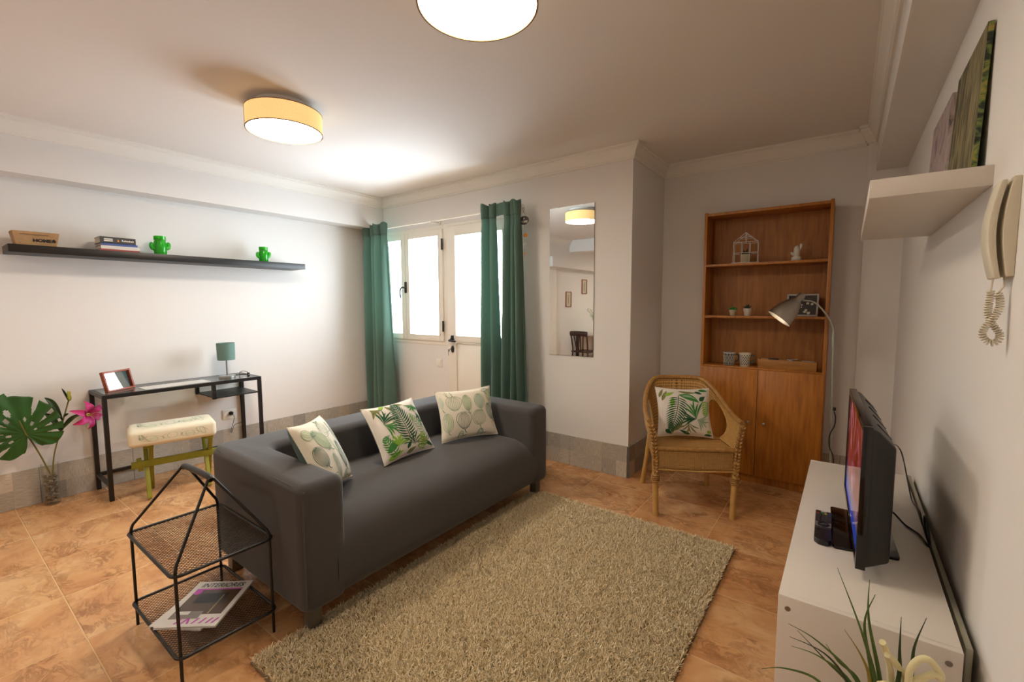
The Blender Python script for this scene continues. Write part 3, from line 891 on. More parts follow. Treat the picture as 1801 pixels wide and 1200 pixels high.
# ================================================================ cushions with printed leaves
cloth('cushion_linen', '#d8d0c5', '#e2dbd1', 600, rough=0.9, grain=0.3)
cloth('cushion_cream', '#dcd5c2', '#e6e0d0', 600, rough=0.9, grain=0.3)
cloth('cushion_back_grey', '#4f6462', '#5a706d', 600)
for nm, c in (('leaf_dark', '#1d5230'), ('leaf_mid', '#3b8038'), ('leaf_light', '#86b43e'), ('leaf_olive', '#77784a'), ('leaf_sage', '#8fa889'), ('line_green', '#7c9a80'), ('line_dark', '#4f6a62'), ('wash_green', '#d0d5b4'), ('wash_sage', '#c8d0c0')):
    plain(nm, c, 0.9)

class Pad:
    """cushion surface: front face over u, v in [-1, 1]; local x right, z up, front towards -y"""
    def __init__(s, w, h, T): s.w, s.h, s.T = w, h, T
    def p(s, u, v, side=-1, off=0.0):
        x = s.w / 2 * (u - .085 * u ** 3 * (1 - v * v)); z = s.h / 2 * (v - .085 * v ** 3 * (1 - u * u))
        t = s.T * (max(0, (1 - u * u)) * max(0, (1 - v * v))) ** .42
        t *= 1 + .06 * math.sin(3 * u + 2.1) * math.cos(2.5 * v)
        return Vector((x, side * (t + off), z))
    def body(s, name, m1, m2, parent, n=26):
        f = MB().grid(lambda u, v: s.p(2 * u - 1, 2 * v - 1, -1), n, n)
        b = MB().grid(lambda u, v: s.p(1 - 2 * u, 2 * v - 1, 1), n, n)
        f.build('front_cover', m1, parent, smooth=80); b.build('back_cover', m2, parent, smooth=80)
        e = [(-1 + 2 * i / 14, -1) for i in range(14)] + [(1, -1 + 2 * i / 14) for i in range(14)] + [(1 - 2 * i / 14, 1) for i in range(14)] + [(-1, 1 - 2 * i / 14) for i in range(14)]
        MB().tube([s.p(u, v) for u, v in e], .0028, 6, True).build('seam', m1, parent, smooth=80)
def cl(a): return max(-.97, min(.97, a))
def leaf_poly(mb, pad, base, tip, w, bend=0.0, k=6, sharp=.75, off=.0014):
    (x0, y0), (x1, y1) = base, tip
    dx, dy = x1 - x0, y1 - y0; L = math.hypot(dx, dy) or 1e-6
    nx_, ny_ = -dy / L, dx / L
    vs = []
    for i in range(k + 1):
        t = i / k
        wd = w * math.sin(PI * min(1, t ** sharp)) if 0 < i < k else w * .03
        b = bend * math.sin(PI * t)
        cx, cy = x0 + dx * t + nx_ * b, y0 + dy * t + ny_ * b
        for s_ in (-1, 0, 1):
            vs.append(pad.p(cl(cx + s_ * nx_ * wd), cl(cy + s_ * ny_ * wd), -1, off))
    fs = []
    for i in range(k):
        for j in range(2): fs.append((3 * i + j, 3 * i + j + 1, 3 * i + j + 4, 3 * i + j + 3))
    mb.add(vs, fs)
def line(mb, pad, pts, w, off=.0022):
    vs = []
    for i, (x, y) in enumerate(pts):
        a, b = pts[max(i - 1, 0)], pts[min(i + 1, len(pts) - 1)]
        dx, dy = b[0] - a[0], b[1] - a[1]; L = math.hypot(dx, dy) or 1e-6
        for s_ in (-1, 1): vs.append(pad.p(cl(x - s_ * dy / L * w), cl(y + s_ * dx / L * w), -1, off))
    mb.add(vs, [(2 * i, 2 * i + 1, 2 * i + 3, 2 * i + 2) for i in range(len(pts) - 1)])
def frond(mb, pad, base, tip, n, ll, lw, bend=.0, ang=1.0, off=.0018):
    (x0, y0), (x1, y1) = base, tip
    dx, dy = x1 - x0, y1 - y0; L = math.hypot(dx, dy); a0 = math.atan2(dy, dx)
    for i in range(n):
        t = .08 + .92 * i / (n - 1)
        cx, cy = x0 + dx * t - dy / L * bend * math.sin(PI * t), y0 + dy * t + dx / L * bend * math.sin(PI * t)
        l_ = ll * (math.sin(PI * (.18 + .78 * t)) ** .7)
        for s_ in (-1, 1):
            a = a0 + s_ * ang * (1.05 - .65 * t) 
            leaf_poly(mb, pad, (cx, cy), (cx + l_ * math.cos(a), cy + l_ * math.sin(a)), lw, .03 * s_, 5, .8, off)
    line(mb, pad, [(x0 + dx * t - dy / L * bend * math.sin(PI * t), y0 + dy * t + dx / L * bend * math.sin(PI * t)) for t in np.linspace(0, 1, 8)], .012, off + .0004)
def fan(mb, pad, c, n, a0, a1, ll, lw, off=.0018):
    lw *= .85
    for i in range(n):
        a = math.radians(a0 + (a1 - a0) * i / (n - 1)); l_ = ll * (1 if i % 2 == 0 else .82)
        leaf_poly(mb, pad, c, (c[0] + l_ * math.cos(a), c[1] + l_ * math.sin(a)), lw, .05 * (1 if i < n / 2 else -1), 7, 1.35, off)

def tropical(pad, t, variant):
    D, M_, Lg, O, Sg = MB(), MB(), MB(), MB(), MB()
    if variant == 0:      # wicker chair cushion
        frond(D, pad, (-.20, .62), (-.55, -.75), 16, .46, .026, .05, 1.25)
        leaf_poly(M_, pad, (-.20, .66), (.55, .34), .13, .06, 10, .9); leaf_poly(Sg, pad, (-.1, .62), (.45, .45), .05, .06, 8)
        fan(D, pad, (.38, -.32), 6, 148, 215, .62, .038); fan(M_, pad, (.38, -.32), 6, 66, 136, .80, .042)
        fan(Sg, pad, (.40, -.34), 7, -75, 25, .50, .034)
        leaf_poly(Lg, pad, (-.42, .52), (-.50, .12), .09); leaf_poly(Lg, pad, (-.75, .60), (-.35, .78), .07); leaf_poly(O, pad, (-.85, .40), (-.62, .85), .07)
        leaf_poly(O, pad, (-.42, -.82), (-.10, -.38), .10); leaf_poly(O, pad, (-.48, -.92), (-.52, -.42), .08)
        leaf_poly(D, pad, (.55, .42), (.80, .62), .09); leaf_poly(D, pad, (.40, .82), (.70, .72), .06); leaf_poly(M_, pad, (.55, .90), (.92, .86), .07)
        frond(Lg, pad, (.84, .42), (.76, -.15), 7, .24, .028); leaf_poly(O, pad, (-.2, .86), (.5, .78), .06, -.05)
        fan(O, pad, (.10, -.48), 6, 205, 330, .52, .035); leaf_poly(D, pad, (-.75, -.75), (-.5, -.95), .08); leaf_poly(Lg, pad, (.75, -.82), (.95, -.78), .07)
        leaf_poly(O, pad, (-.95, .55), (-.75, .92), .06); leaf_poly(D, pad, (.15, -.98), (-.25, -.78), .06); leaf_poly(D, pad, (.65, -.96), (.95, -.92), .06)
    else:                 # sofa cushion
        frond(D, pad, (.05, -.60), (.02, .88), 17, .44, .026, .03, 1.25)
        fan(D, pad, (-.66, .22), 7, 10, 105, .60, .036); fan(M_, pad, (-.66, .22), 6, -80, 0, .58, .034)
        fan(M_, pad, (.70, .72), 7, 175, 320, .36, .034); fan(O, pad, (-.82, .90), 5, -100, -15, .40, .044)
        frond(Sg, pad, (.85, -.65), (.42, .30), 10, .30, .022); fan(Lg, pad, (-.45, -.62), 6, 10, 130, .46, .048)
        fan(O, pad, (.62, -.86), 8, 40, 175, .50, .03); leaf_poly(M_, pad, (-.85, -.70), (-.25, -.42), .12, .05, 8); leaf_poly(Lg, pad, (-.88, -.92), (-.30, -.80), .09)
        leaf_poly(D, pad, (.92, -.92), (.45, -.62), .07); leaf_poly(O, pad, (.0, .92), (.35, .80), .07); leaf_poly(Lg, pad, (-.55, .82), (-.30, .96), .07)
        frond(M_, pad, (-.55, -.90), (-.80, -.20), 9, .26, .026, .03, 1.2); frond(Lg, pad, (.35, -.95), (.60, -.40), 8, .24, .024, -.03, 1.2); fan(D, pad, (.15, -.72), 8, 15, 165, .56, .026)
        fan(M_, pad, (.95, .05), 5, 120, 225, .36, .03); leaf_poly(Lg, pad, (.42, .05), (.38, .42), .05); leaf_poly(O, pad, (-.30, .92), (-.12, .62), .06)
        leaf_poly(Sg, pad, (-.92, -.30), (-.62, -.15), .08); fan(D, pad, (.85, .20), 4, 130, 230, .25, .04); leaf_poly(O, pad, (-.2, -.95), (.2, -.82), .07); leaf_poly(D, pad, (-.15, -.80), (.05, -.55), .06)
    for mb, m in ((Sg, 'leaf_sage'), (O, 'leaf_olive'), (M_, 'leaf_mid'), (Lg, 'leaf_light'), (D, 'leaf_dark')):
        if mb.v: tag(mb.build('leaf_print', m, t), kind='stuff')

def botanical(pad, t, variant):
    W1, W2, L1, L2 = MB(), MB(), MB(), MB()
    def oval(cx, cy, rx, ry, fill, lines, lm, rot=0.0, stem=.12, heart=0.0):
        c_, s_ = math.cos(rot), math.sin(rot)
        def P(x, y): return (cx + x * c_ - y * s_, cy + x * s_ + y * c_)
        if fill is not None:
            leaf_poly(fill, pad, P(0, -ry), P(0, ry), rx, 0, 10, 1.0, .0012)
        if lines:
            pts = [P(rx * math.sin(a) * (1 + heart * math.cos(a)), -ry * math.cos(a)) for a in np.linspace(0, 2 * PI, 25)]
            line(lm, pad, pts, .006)
            for k in range(-lines, lines + 1):
                x = rx * k / (lines + 1)
                line(lm, pad, [P(x * math.sin(PI * tt) ** .6 if 0 < tt < 1 else 0, -ry + 2 * ry * tt) for tt in np.linspace(.04, .96, 9)], .0045)
        line(lm, pad, [P(0, -ry), P(.02, -ry - stem * .6), P(.07, -ry - stem)], .012)
    if variant == 0:
        oval(-.50, .42, .26, .30, None, 3, L1, PI, .2, .3); oval(-.05, .40, .15, .34, W1, 3, L1); oval(.42, .42, .20, .32, W2, 3, L1)
        oval(-.80, -.30, .18, .36, W1, 2, L1); oval(-.25, -.30, .25, .34, None, 4, L2, 0, .16, -.35); oval(.30, -.25, .25, .30, None, 4, L1, 0, .25)
        oval(.80, -.05, .16, .34, W2, 3, L2, .2); oval(.85, .62, .12, .26, W1, 1, L1); oval(-.92, .5, .08, .28, W2, 0, L1)
        oval(.70, .86, .12, .08, None, 1, L2); oval(-.70, .88, .06, .07, W1, 0, L1); oval(.3, -.86, .16, .1, W2, 1, L2, 1.2); oval(-.4, -.88, .2, .08, W1, 1, L2, 1.3)
    else:
        oval(-.38, .35, .22, .36, W1, 4, L1, .5); oval(-.72, -.05, .2, .3, None, 5, L2, .3); oval(.30, -.25, .17, .42, W2, 3, L2, .15)
        oval(.05, .62, .3, .2, None, 3, L1, .9); oval(.55, .45, .1, .35, W2, 1, L1, .1); oval(-.2, -.45, .1, .35, None, 2, L1, .2)
        oval(.75, -.62, .1, .22, W2, 1, L2); oval(-.75, .62, .16, .16, W1, 1, L1, 1.0); oval(-.5, -.75, .22, .1, W1, 1, L2, .5); oval(.2, -.85, .15, .1, W2, 2, L1, 1.1)
        oval(.05, .05, .06, .3, W1, 0, L1, .3); oval(.1, .92, .1, .05, W1, 1, L2, 1.4)
    for mb, m in ((W1, 'wash_green'), (W2, 'wash_sage'), (L1, 'line_green'), (L2, 'line_dark')):
        if mb.v: tag(mb.build('leaf_print', m, t), kind='stuff')

def cushion(label, TL, TR, BR, BL, T, deco, variant, cover, back):
    TL, TR, BR, BL = map(Vector, (TL, TR, BR, BL))
    c = (TL + TR + BR + BL) / 4
    r = ((TR + BR) - (TL + BL)).normalized(); u = ((TL + TR) - (BL + BR)); u = (u - r * u.dot(r)).normalized()
    w = ((TR - TL).length + (BR - BL).length) / 2; h = ((TL - BL).length + (TR - BR).length) / 2
    y = u.cross(r)      # local +y = back
    M = Matrix((r, y, u)).transposed().to_4x4(); M.translation = c
    t = thing('cushion', label, 'cushion')
    t.matrix_world = M
    pad = Pad(w, h, T)
    pad.body('cushion', cover, back, t)
    deco(pad, t, variant)
    return t
cushion('pale cushion with leaf drawings leaning in the near corner of the sofa', (-1.955, .955, .822), (-2.225, 1.262, .775), (-2.118, 1.405, .455), (-1.872, 1.10, .50), .065, botanical, 1, 'cushion_cream', 'cushion_back_grey')
cushion('cushion printed with green palm leaves in the middle of the sofa', (-2.285, 1.56, .748), (-2.285, 1.955, .754), (-2.095, 1.98, .452), (-2.075, 1.585, .452), .062, tropical, 1, 'cushion_linen', 'cushion_linen')
cushion('cream cushion with rows of leaf drawings at the far end of the sofa', (-2.215, 2.125, .775), (-2.05, 2.505, .78), (-1.955, 2.43, .455), (-2.118, 2.04, .455), .062, botanical, 0, 'cushion_cream', 'cushion_back_grey')

# ================================================================ shaggy rug
plain('rug_backing', '#7d6c50', 0.95)
def pile_material():
    m, t, b = nt('rug_pile')
    at = t.nodes.new('ShaderNodeAttribute'); at.attribute_name = 'tint'
    r = ramp(t, [(0.0, '#8a7550'), (0.30, '#d2bc90'), (0.65, '#eddcb6'), (1.0, '#faf0d8')])
    t.links.new(at.outputs['Fac'], r.inputs[0]); t.links.new(r.outputs[0], b.inputs['Base Color'])
    b.inputs['Roughness'].default_value = 0.9; b.inputs['Specular IOR Level'].default_value = 0.15
pile_material()
RGX0, RGX1, RGY0, RGY1 = -1.775, -.445, .70, 2.66
rug = MB().ab((RGX0, RGY0, 0), (RGX1, RGY1, .010)).build('rug', 'rug_backing', bevel=.003)
tag(rug, 'thick shaggy beige rug in front of the sofa', 'rug')
def make_pile(n):
    P = np.empty((n, 3)); P[:, 0] = rng.uniform(RGX0 + .004, RGX1 - .004, n); P[:, 1] = rng.uniform(RGY0 + .004, RGY1 - .004, n); P[:, 2] = .009
    a = rng.uniform(0, 2 * PI, n); lean = rng.uniform(.006, .020, n); hgt = rng.uniform(.010, .024, n)
    d = np.stack([np.cos(a), np.sin(a), np.zeros(n)], 1)
    b = rng.uniform(0, 2 * PI, n); s = np.stack([np.cos(b), np.sin(b), np.zeros(n)], 1) * rng.uniform(.0014, .0024, n)[:, None]
    z = np.array([0, 0, 1.0])
    p1 = P + d * (lean * .35)[:, None] + z * (hgt * .6)[:, None]
    p2 = P + d * lean[:, None] + z * hgt[:, None]
    V = np.stack([P - s, P + s, p1 - s * .9, p1 + s * .9, p2 - s * .35, p2 + s * .35], 1).reshape(-1, 3)
    base = (np.arange(n) * 6)[:, None]
    Fq = np.concatenate([base + np.array([0, 1, 3, 2]), base + np.array([2, 3, 5, 4])], 1).reshape(-1, 4)
    me = bpy.data.meshes.new('pile')
    me.vertices.add(len(V)); me.vertices.foreach_set('co', V.ravel())
    nf = len(Fq); me.loops.add(nf * 4); me.loops.foreach_set('vertex_index', Fq.ravel().astype(np.int32))
    me.polygons.add(nf); me.polygons.foreach_set('loop_start', np.arange(0, nf * 4, 4, dtype=np.int32))
    me.update(calc_edges=True)
    at = me.attributes.new('tint', 'FLOAT', 'POINT')
    tn = np.repeat(rng.beta(2.0, 1.2, n), 6)
    at.data.foreach_set('value', tn.astype(np.float32))
    me.polygons.foreach_set('use_smooth', np.ones(nf, dtype=bool))
    return me
tag(mobj('pile', make_pile(200000), 'rug_pile', rug), kind='stuff')

# ================================================================ wire side table with magazines
ST = thing('side_table', 'black wire mesh side table with two trays and house shaped handle', 'side table', (-2.133, .675, 0))
tx0, tx1, ty0, ty1 = -.259, .259, -.163, .163
ap0, ap1 = Vector((-.126, 0, .682)), Vector((.157, 0, .692))
for (x, y, ap) in ((tx0, ty0, ap0), (tx0, ty1, ap0), (tx1, ty0, ap1), (tx1, ty1, ap1)):
    s_ = .010 if y > 0 else -.010
    e = Vector((ap.x, ap.y + s_, ap.z - .004))
    k_ = Vector((x, y, .435))
    pts = [Vector((x, y, 0)), Vector((x, y, .2)), Vector((x, y, .40))]
    pts += [k_ * (1 - t) ** 2 + 0 * k_ for t in ()] + [Vector((x, y, .42)), k_.lerp(e, .04), k_.lerp(e, .12), k_.lerp(e, .5), k_.lerp(e, .9), e]
    MB().tube(catmull(pts, 4), .0058, 8).build('leg', 'black_metal', ST, smooth=60)
hb = MB().tube(catmull([ap0 + Vector((-.004, 0, -.006)), ap0 + Vector((.02, 0, .002)), (ap0 + ap1) / 2 + Vector((0, 0, .004)), ap1 + Vector((-.02, 0, .002)), ap1 + Vector((.004, 0, -.006))], 6), .0125, 12).build('handle', 'black_metal', ST, smooth=60)
def wire_tray(z):
    x0, x1, y0, y1, r = tx0 - .012, tx1 + .012, ty0 - .012, ty1 + .012, .030
    rim = []
    for cx, cy, a0 in ((x1 - r, y1 - r, 0), (x0 + r, y1 - r, 90), (x0 + r, y0 + r, 180), (x1 - r, y0 + r, 270)):
        for a in np.linspace(a0, a0 + 90, 6): rim.append((cx + r * math.cos(math.radians(a)), cy + r * math.sin(math.radians(a)), z))
    tr = MB().tube(rim, .0062, 8, True).build('tray', 'black_metal', ST, smooth=60)
    mb = MB(); sp, w = .0115, .0017
    W, Hh = x1 - x0, y1 - y0
    for sgn in (1, -1):
        c = -Hh
        while c < W:
            # line x = x0 + c + t, y = y0 + t (or mirrored)
            t0, t1 = max(0, -c), min(Hh, W - c)
            if t1 - t0 > .008:
                ya, yb_ = (y0 + t0, y0 + t1) if sgn > 0 else (y1 - t0, y1 - t1)
                p, q = Vector((x0 + c + t0, ya, z)), Vector((x0 + c + t1, yb_, z))
                ins = .006 if (c < -Hh + .04 or c > W - .04 or min(abs(c), abs(W - Hh - c)) < .03) else .0
                d = (q - p).normalized()
                mb.bar(p + d * ins, q - d * ins, w, .0014)
            c += sp * 1.414
    m = mb.build('wire_mesh', 'black_metal', tr); tag(m, kind='stuff')
wire_tray(.410); wire_tray(.102)

plain('mag_white', '#d6d2cb', 0.25); plain('mag_dark', '#25201f', 0.2); plain('mag_magenta', '#b03aa4', 0.3); plain('mag_grey', '#7c746c', 0.25)
plain('mag_red', '#a8332a', 0.3); plain('mag_ink', '#121012', 0.3); plain('mag_gold', '#8c7c45', 0.3); plain('mag_wood', '#4f3b2c', 0.25)
def magazine(label, c, rz, w, h, th, tilt=0.0):
    t = thing('magazine', label, 'magazine', c, rz, 'magazines on the lower tray')
    t.rotation_euler = (tilt, 0, rz)
    MB().box((0, 0, th / 2), (w - .004, h - .004, th - .001)).build('pages', 'mag_white', t)
    MB().box((0, 0, th), (w, h, .0008)).build('front_cover', 'mag_white', t)
    MB().box((0, 0, .0002), (w, h, .0006)).build('back_cover', 'mag_white', t)
    return t
def patch(mb, x0, x1, y0, y1, z): mb.add([(x0, y0, z), (x1, y0, z), (x1, y1, z), (x0, y1, z)], [(0, 1, 2, 3)])
m2 = magazine('magazine with dark cover and large letter M lying underneath', (-2.135, .668, .1045), .56, .215, .285, .006)
z_ = .0066
P_ = MB(); patch(P_, -.099, .099, -.02, .137, z_); P_.build('cover_photo', 'mag_dark', m2)
P_ = MB(); patch(P_, -.09, .06, -.06, -.02, z_ + .0002); P_.build('cover_stripe', 'mag_red', m2)
P_ = MB(); lettering(P_, 'M', .055, (-.066, .10, z_ + .0006), (1, 0, 0), (0, 1, 0), bold=.003); P_.build('lettering', 'mag_white', m2)
P_ = MB(); patch(P_, -.03, .0, .118, .133, z_ + .0006); P_.build('cover_badge', 'mag_gold', m2)
m1 = magazine('white magazine titled INTERIORES with dark room photo on the cover', (-2.115, .682, .1115), .693, .235, .292, .007, .0)
z_ = .0076
P_ = MB(); patch(P_, -.095, .098, -.075, .085, z_); P_.build('cover_photo', 'mag_wood', m1)
P_ = MB(); patch(P_, -.06, .06, -.005, .060, z_ + .0002); P_.build('photo_screen', 'mag_ink', m1)
P_ = MB(); patch(P_, -.095, .02, -.10, -.055, z_ + .0003); P_.build('photo_sofa', 'mag_grey', m1)
P_ = MB(); patch(P_, .04, .046, -.07, .05, z_ + .0004); P_.build('photo_stem', 'mag_gold', m1)
P_ = MB(); patch(P_, -.095, .098, .085, .094, z_ + .0002); P_.build('cover_band', 'mag_magenta', m1)
P_ = MB(); lettering(P_, 'INTERIORES', .040, (.0, .116, z_ + .0006), (1, 0, 0), (0, 1, 0), bold=.0006, shear=.18, sx=.84); P_.build('title_lettering', 'mag_ink', m1)
P_ = MB()
for x, sl in ((-.055, .012), (-.030, .012), (-.005, -.010), (.012, .012), (.040, .012), (.066, .012), (.088, .012)):
    P_.add([(x, -.130, z_ + .0006), (x + .008, -.130, z_ + .0006), (x + .008 + sl, -.098, z_ + .0006), (x + sl, -.098, z_ + .0006)], [(0, 1, 2, 3)])
tag(P_.build('headline_lettering', 'mag_magenta', m1), kind='stuff')
P_ = MB(); P_.lathe([(0, 0), (.017, 0), (.017, .0003), (0, .0003)], 20, (-.078, .070, z_ + .0005)); P_.build('cover_badge', 'mag_magenta', m1)
P_ = MB(); patch(P_, -.08, -.03, -.075, -.055, z_ + .0006); P_.build('photo_table', 'mag_white', m1)

# ================================================================ wicker armchair
weave('wicker', '#4a2f13', '#d0a25e', 44, 9)
weave('wicker_apron', '#4a2f13', '#c49656', 26, 7)
plain('bamboo', '#b98f4d', 0.45, var=(18, '#c9a260'))
plain('rattan_braid', '#b08345', 0.5, var=(40, '#8f6530'))
AC = thing('wicker_armchair', 'woven rattan armchair with rounded back and bamboo legs', 'armchair', (-.863, 3.1575, 0), math.radians(29.6))
def plan(t, k=1.0):
    """horseshoe seen from above, t 0..1 from one front post round the back to the other"""
    a = PI * (1.0 - t)                     # 180 deg .. 0
    ca, sa = math.cos(a), math.sin(a)
    x = .283 * k * math.copysign(abs(ca) ** .62, ca)
    y = -.235 + .515 * k * (abs(sa) ** .80)
    return x, y
def rim(t):
    x, y = plan(t)
    u = abs(2 * t - 1)                     # 1 at the fronts, 0 at the back
    e = max(0.0, min(1.0, (u - .18) / .80)); e = e * e * (3 - 2 * e)
    z = .815 - .205 * e
    return Vector((x * (1 + .03 * (1 - u)), y + .015 * (1 - u), z))
def foot(t):
    x, y = plan(t, .90)
    return Vector((x * .93, y, .43))
def back_fn(u, v):
    p, q = foot(u), rim(u)
    w = p.lerp(q, v)
    bow = .030 * math.sin(PI * v)
    n_ = Vector((w.x, w.y + .02, 0))
    if n_.length > 1e-6: w += n_.normalized() * bow * .5
    return w
HOLES = [(.205, .42), (.795, .42)]
def inside(u, v, grow=1.0):
    for cu, cv in HOLES:
        du, dv = (u - cu) / (.098 * grow), (v - cv) / (.44 * grow)
        if du * du + abs(dv) ** 2.3 < 1: return True
    return False
mb = MB().grid(back_fn, 220, 56, keep=lambda u, v: not inside(u, v))
mb.build('backrest', 'wicker', AC, smooth=80, solid=.012)
for cu, cv in HOLES:
    pts = []
    for a in np.linspace(0, 2 * PI, 41)[:-1]:
        du = math.cos(a); dv = math.copysign(abs(math.sin(a)) ** (2 / 2.3), math.sin(a))
        pts.append(back_fn(cu + .098 * du, min(.98, max(.0, cv + .44 * dv))))
    MB().tube(pts, .009, 8, True).build('opening_rim', 'bamboo', AC, smooth=60)
MB().tube([rim(t) + Vector((0, 0, .004)) for t in np.linspace(0, 1, 70)], .0165, 10).build('top_rail', 'rattan_braid', AC, smooth=60)
def braid(name, pts, r, step):
    """braided wrap: pairs of slanted strands along a path"""
    P = catmull(pts, 10); m = MB(); L = 0.0; last = P[0]; acc = 0
    m.tube(P, r * .62, 8)
    for i in range(1, len(P)):
        d = P[i] - P[i - 1]; L += d.length; acc += d.length
        if acc >= step:
            acc = 0; t_ = d.normalized()
            s1 = t_.cross(Vector((0, 1, 0))).normalized() if abs(t_.y) < .9 else Vector((1, 0, 0))
            for sg in (-1, 1):
                ax = (t_ * .9 + s1 * sg * .55).normalized(); o_ = P[i] + s1 * sg * r * .45 + Vector((0, -.003, 0))
                M = Matrix((ax, ax.cross(Vector((0, 1, 0))).normalized(), ax.cross(ax.cross(Vector((0, 1, 0)))).normalized())).transposed()
                m.sphere(o_, (step * .85, r * .42, r * .85), 8, 6, M)
    return tag(m.build(name, 'rattan_braid', AC, smooth=70), kind='stuff')
for sx in (-1, 1):
    x = .262 * sx
    MB().tube([(x * .90, -.255, 0), (x * .915, -.252, .15), (x * .93, -.25, .29), (x * .96, -.248, .44)], [.0185, .0185, .0195, .019], 12).build('leg', 'bamboo', AC, smooth=60)
    braid('leg_braid', [(x * .93, -.256, .275), (x * .945, -.255, .36), (x * .965, -.256, .45), (x * 1.0, -.256, .53), (x * 1.07, -.250, .606)], .021, .018)
    for k, zz in enumerate((.232, .244, .256, .268)):
        MB().tube([(x * .925 + .0225 * math.cos(a), -.251 + .0225 * math.sin(a), zz) for a in np.linspace(0, 2 * PI, 17)[:-1]], .0058, 6, True).build('leg_wrap', 'rattan_braid', AC, smooth=70)
    MB().tube([(sx * .235, .285, 0), (sx * .215, .235, .22), (sx * .20, .20, .43)], .017, 12).build('leg', 'bamboo', AC, smooth=60)
# seat, front edge roll and aprons
def seat2(u, v):
    x = (2 * u - 1) * (.235 - .02 * v); y = -.245 + .44 * v
    if v > .55: 
        k = (v - .55) / .45; x *= math.sqrt(max(0, 1 - .75 * k * k))
    z = .446 - .014 * math.sin(PI * u) * math.sin(PI * v) 
    return Vector((x, y, z))
MB().grid(seat2, 30, 30).build('seat', 'wicker_apron', AC, smooth=80, solid=.02, offs=-1)
MB().tube([(-.235, -.252, .443), (0, -.262, .445), (.235, -.252, .443)], .017, 10).build('seat_edge', 'rattan_braid', AC, smooth=60)
MB().grid(lambda u, v: Vector(((2 * u - 1) * .232, -.256 - .008 * math.sin(PI * u), .312 + .125 * v)), 40, 8).build('front_apron', 'wicker_apron', AC, smooth=80, solid=.008)
for sx in (-1, 1):
    MB().grid(lambda u, v: Vector((sx * (.238 - .03 * u), -.245 + .43 * u, .312 + .125 * v)), 30, 8).build('side_apron', 'wicker_apron', AC, smooth=80, solid=.008)
MB().tube([(-.232, -.258, .308), (0, -.266, .305), (.232, -.258, .308)], .006, 8).build('apron_edge', 'bamboo', AC, smooth=60)
_m = Matrix.Translation((-.863, 3.1575, 0)) @ Matrix.Rotation(math.radians(29.6), 4, 'Z')
cushion('square cushion printed with palm leaves on the wicker armchair', *[_m @ Vector(q) for q in ((-.205, .115, .775), (.172, .118, .768), (.185, -.025, .455), (-.172, -.028, .455))], .055, tropical, 0, 'cushion_linen', 'cushion_linen')

# ================================================================ bookcase and what stands in it
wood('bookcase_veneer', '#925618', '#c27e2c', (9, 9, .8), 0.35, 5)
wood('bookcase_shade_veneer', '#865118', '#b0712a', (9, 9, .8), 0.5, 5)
BX0, BX1, BY0, BY1, BZ = -.932, -.108, 3.78, 4.018, 2.066
BC = thing('bookcase', 'tall orange brown wooden bookcase with open shelves above two doors', 'bookcase', ((BX0 + BX1) / 2, BY0, 0))
for x0, x1 in ((BX0, BX0 + .020), (BX1 - .020, BX1)):
    MB().ab((x0, BY0, 0), (x1, BY1 - .008, BZ)).build('side_panel', 'bookcase_veneer', BC, bevel=.001, world=True)
MB().ab((BX0 + .02, BY0 + .002, BZ - .028), (BX1 - .02, BY1 - .008, BZ - .008)).build('top_panel', 'bookcase_veneer', BC, bevel=.001, world=True)
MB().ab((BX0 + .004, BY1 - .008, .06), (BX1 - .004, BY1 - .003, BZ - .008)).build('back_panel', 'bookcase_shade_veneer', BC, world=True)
SH1, SH2, SH3 = 1.668, 1.271, .882
for z in (SH1, SH2, SH3):
    MB().ab((BX0 + .0205, BY0 + .004, z - .018), (BX1 - .0205, BY1 - .009, z)).build('shelf', 'bookcase_veneer', BC, bevel=.001, world=True)
MB().ab((BX0 + .0205, BY0 + .012, 0), (BX1 - .0205, BY0 + .028, .060)).build('plinth', 'bookcase_veneer', BC, world=True)
for x0, x1, kx in ((BX0 + .004, -.5215, -.572), (-.5185, BX1 - .004, -.468)):
    d = MB().ab((x0, BY0 - .018, .064), (x1, BY0 - .0005, SH3 - .012)).build('door', 'bookcase_veneer', BC, bevel=.0012, world=True)
    MB().lathe([(0, 0), (.006, 0), (.005, .012), (.011, .018), (.012, .024), (.008, .029), (0, .030)], 16, (kx, BY0 - .018, .474), Matrix.Rotation(PI / 2, 3, 'X')).build('knob', 'brushed_steel', d, smooth=50)

plain('terrarium_white', '#d5d0c8', 0.5); plain('pot_white', '#cdc7ba', 0.5); plain('pot_cream', '#b7a98e', 0.7); plain('succulent_green', '#2f5a2c', 0.6); plain('succulent_dark', '#2a3a2a', 0.6)
plain('soil', '#3a2a1c', 0.95)
# house-shaped wire terrarium
TR = thing('house_terrarium', 'white house shaped wire terrarium on the top bookcase shelf', 'terrarium', (-.648, 3.86, SH1), math.radians(6))
tw, td, twl, tpk = .082, .05, .158, .228
edges = []
for y in (-td, td):
    edges += [((-tw, y, .006), (-tw, y, twl)), ((tw, y, .006), (tw, y, twl)), ((-tw, y, twl), (0, y, tpk)), ((tw, y, twl), (0, y, tpk)), ((-tw, y, twl), (tw, y, twl)), ((-tw, y, .078), (tw, y, .078)),
              ((-.027, y, .006), (-.027, y, twl)), ((.027, y, .006), (.027, y, twl)), ((-.041, y, .193), (.041, y, .193)), ((0, y, twl), (0, y, tpk))]
for x, z in ((-tw, .006), (tw, .006), (-tw, twl), (tw, twl), (0, tpk), (-tw, .078), (tw, .078), (-.041, .193), (.041, .193)): edges.append(((x, -td, z), (x, td, z)))
for a, b in edges: MB().cyl(a, b, .0022, n=6).build('wire_bar', 'terrarium_white', TR)
MB().box((0, 0, .003), (.185, .115, .006)).build('base', 'terrarium_white', TR, bevel=.001)
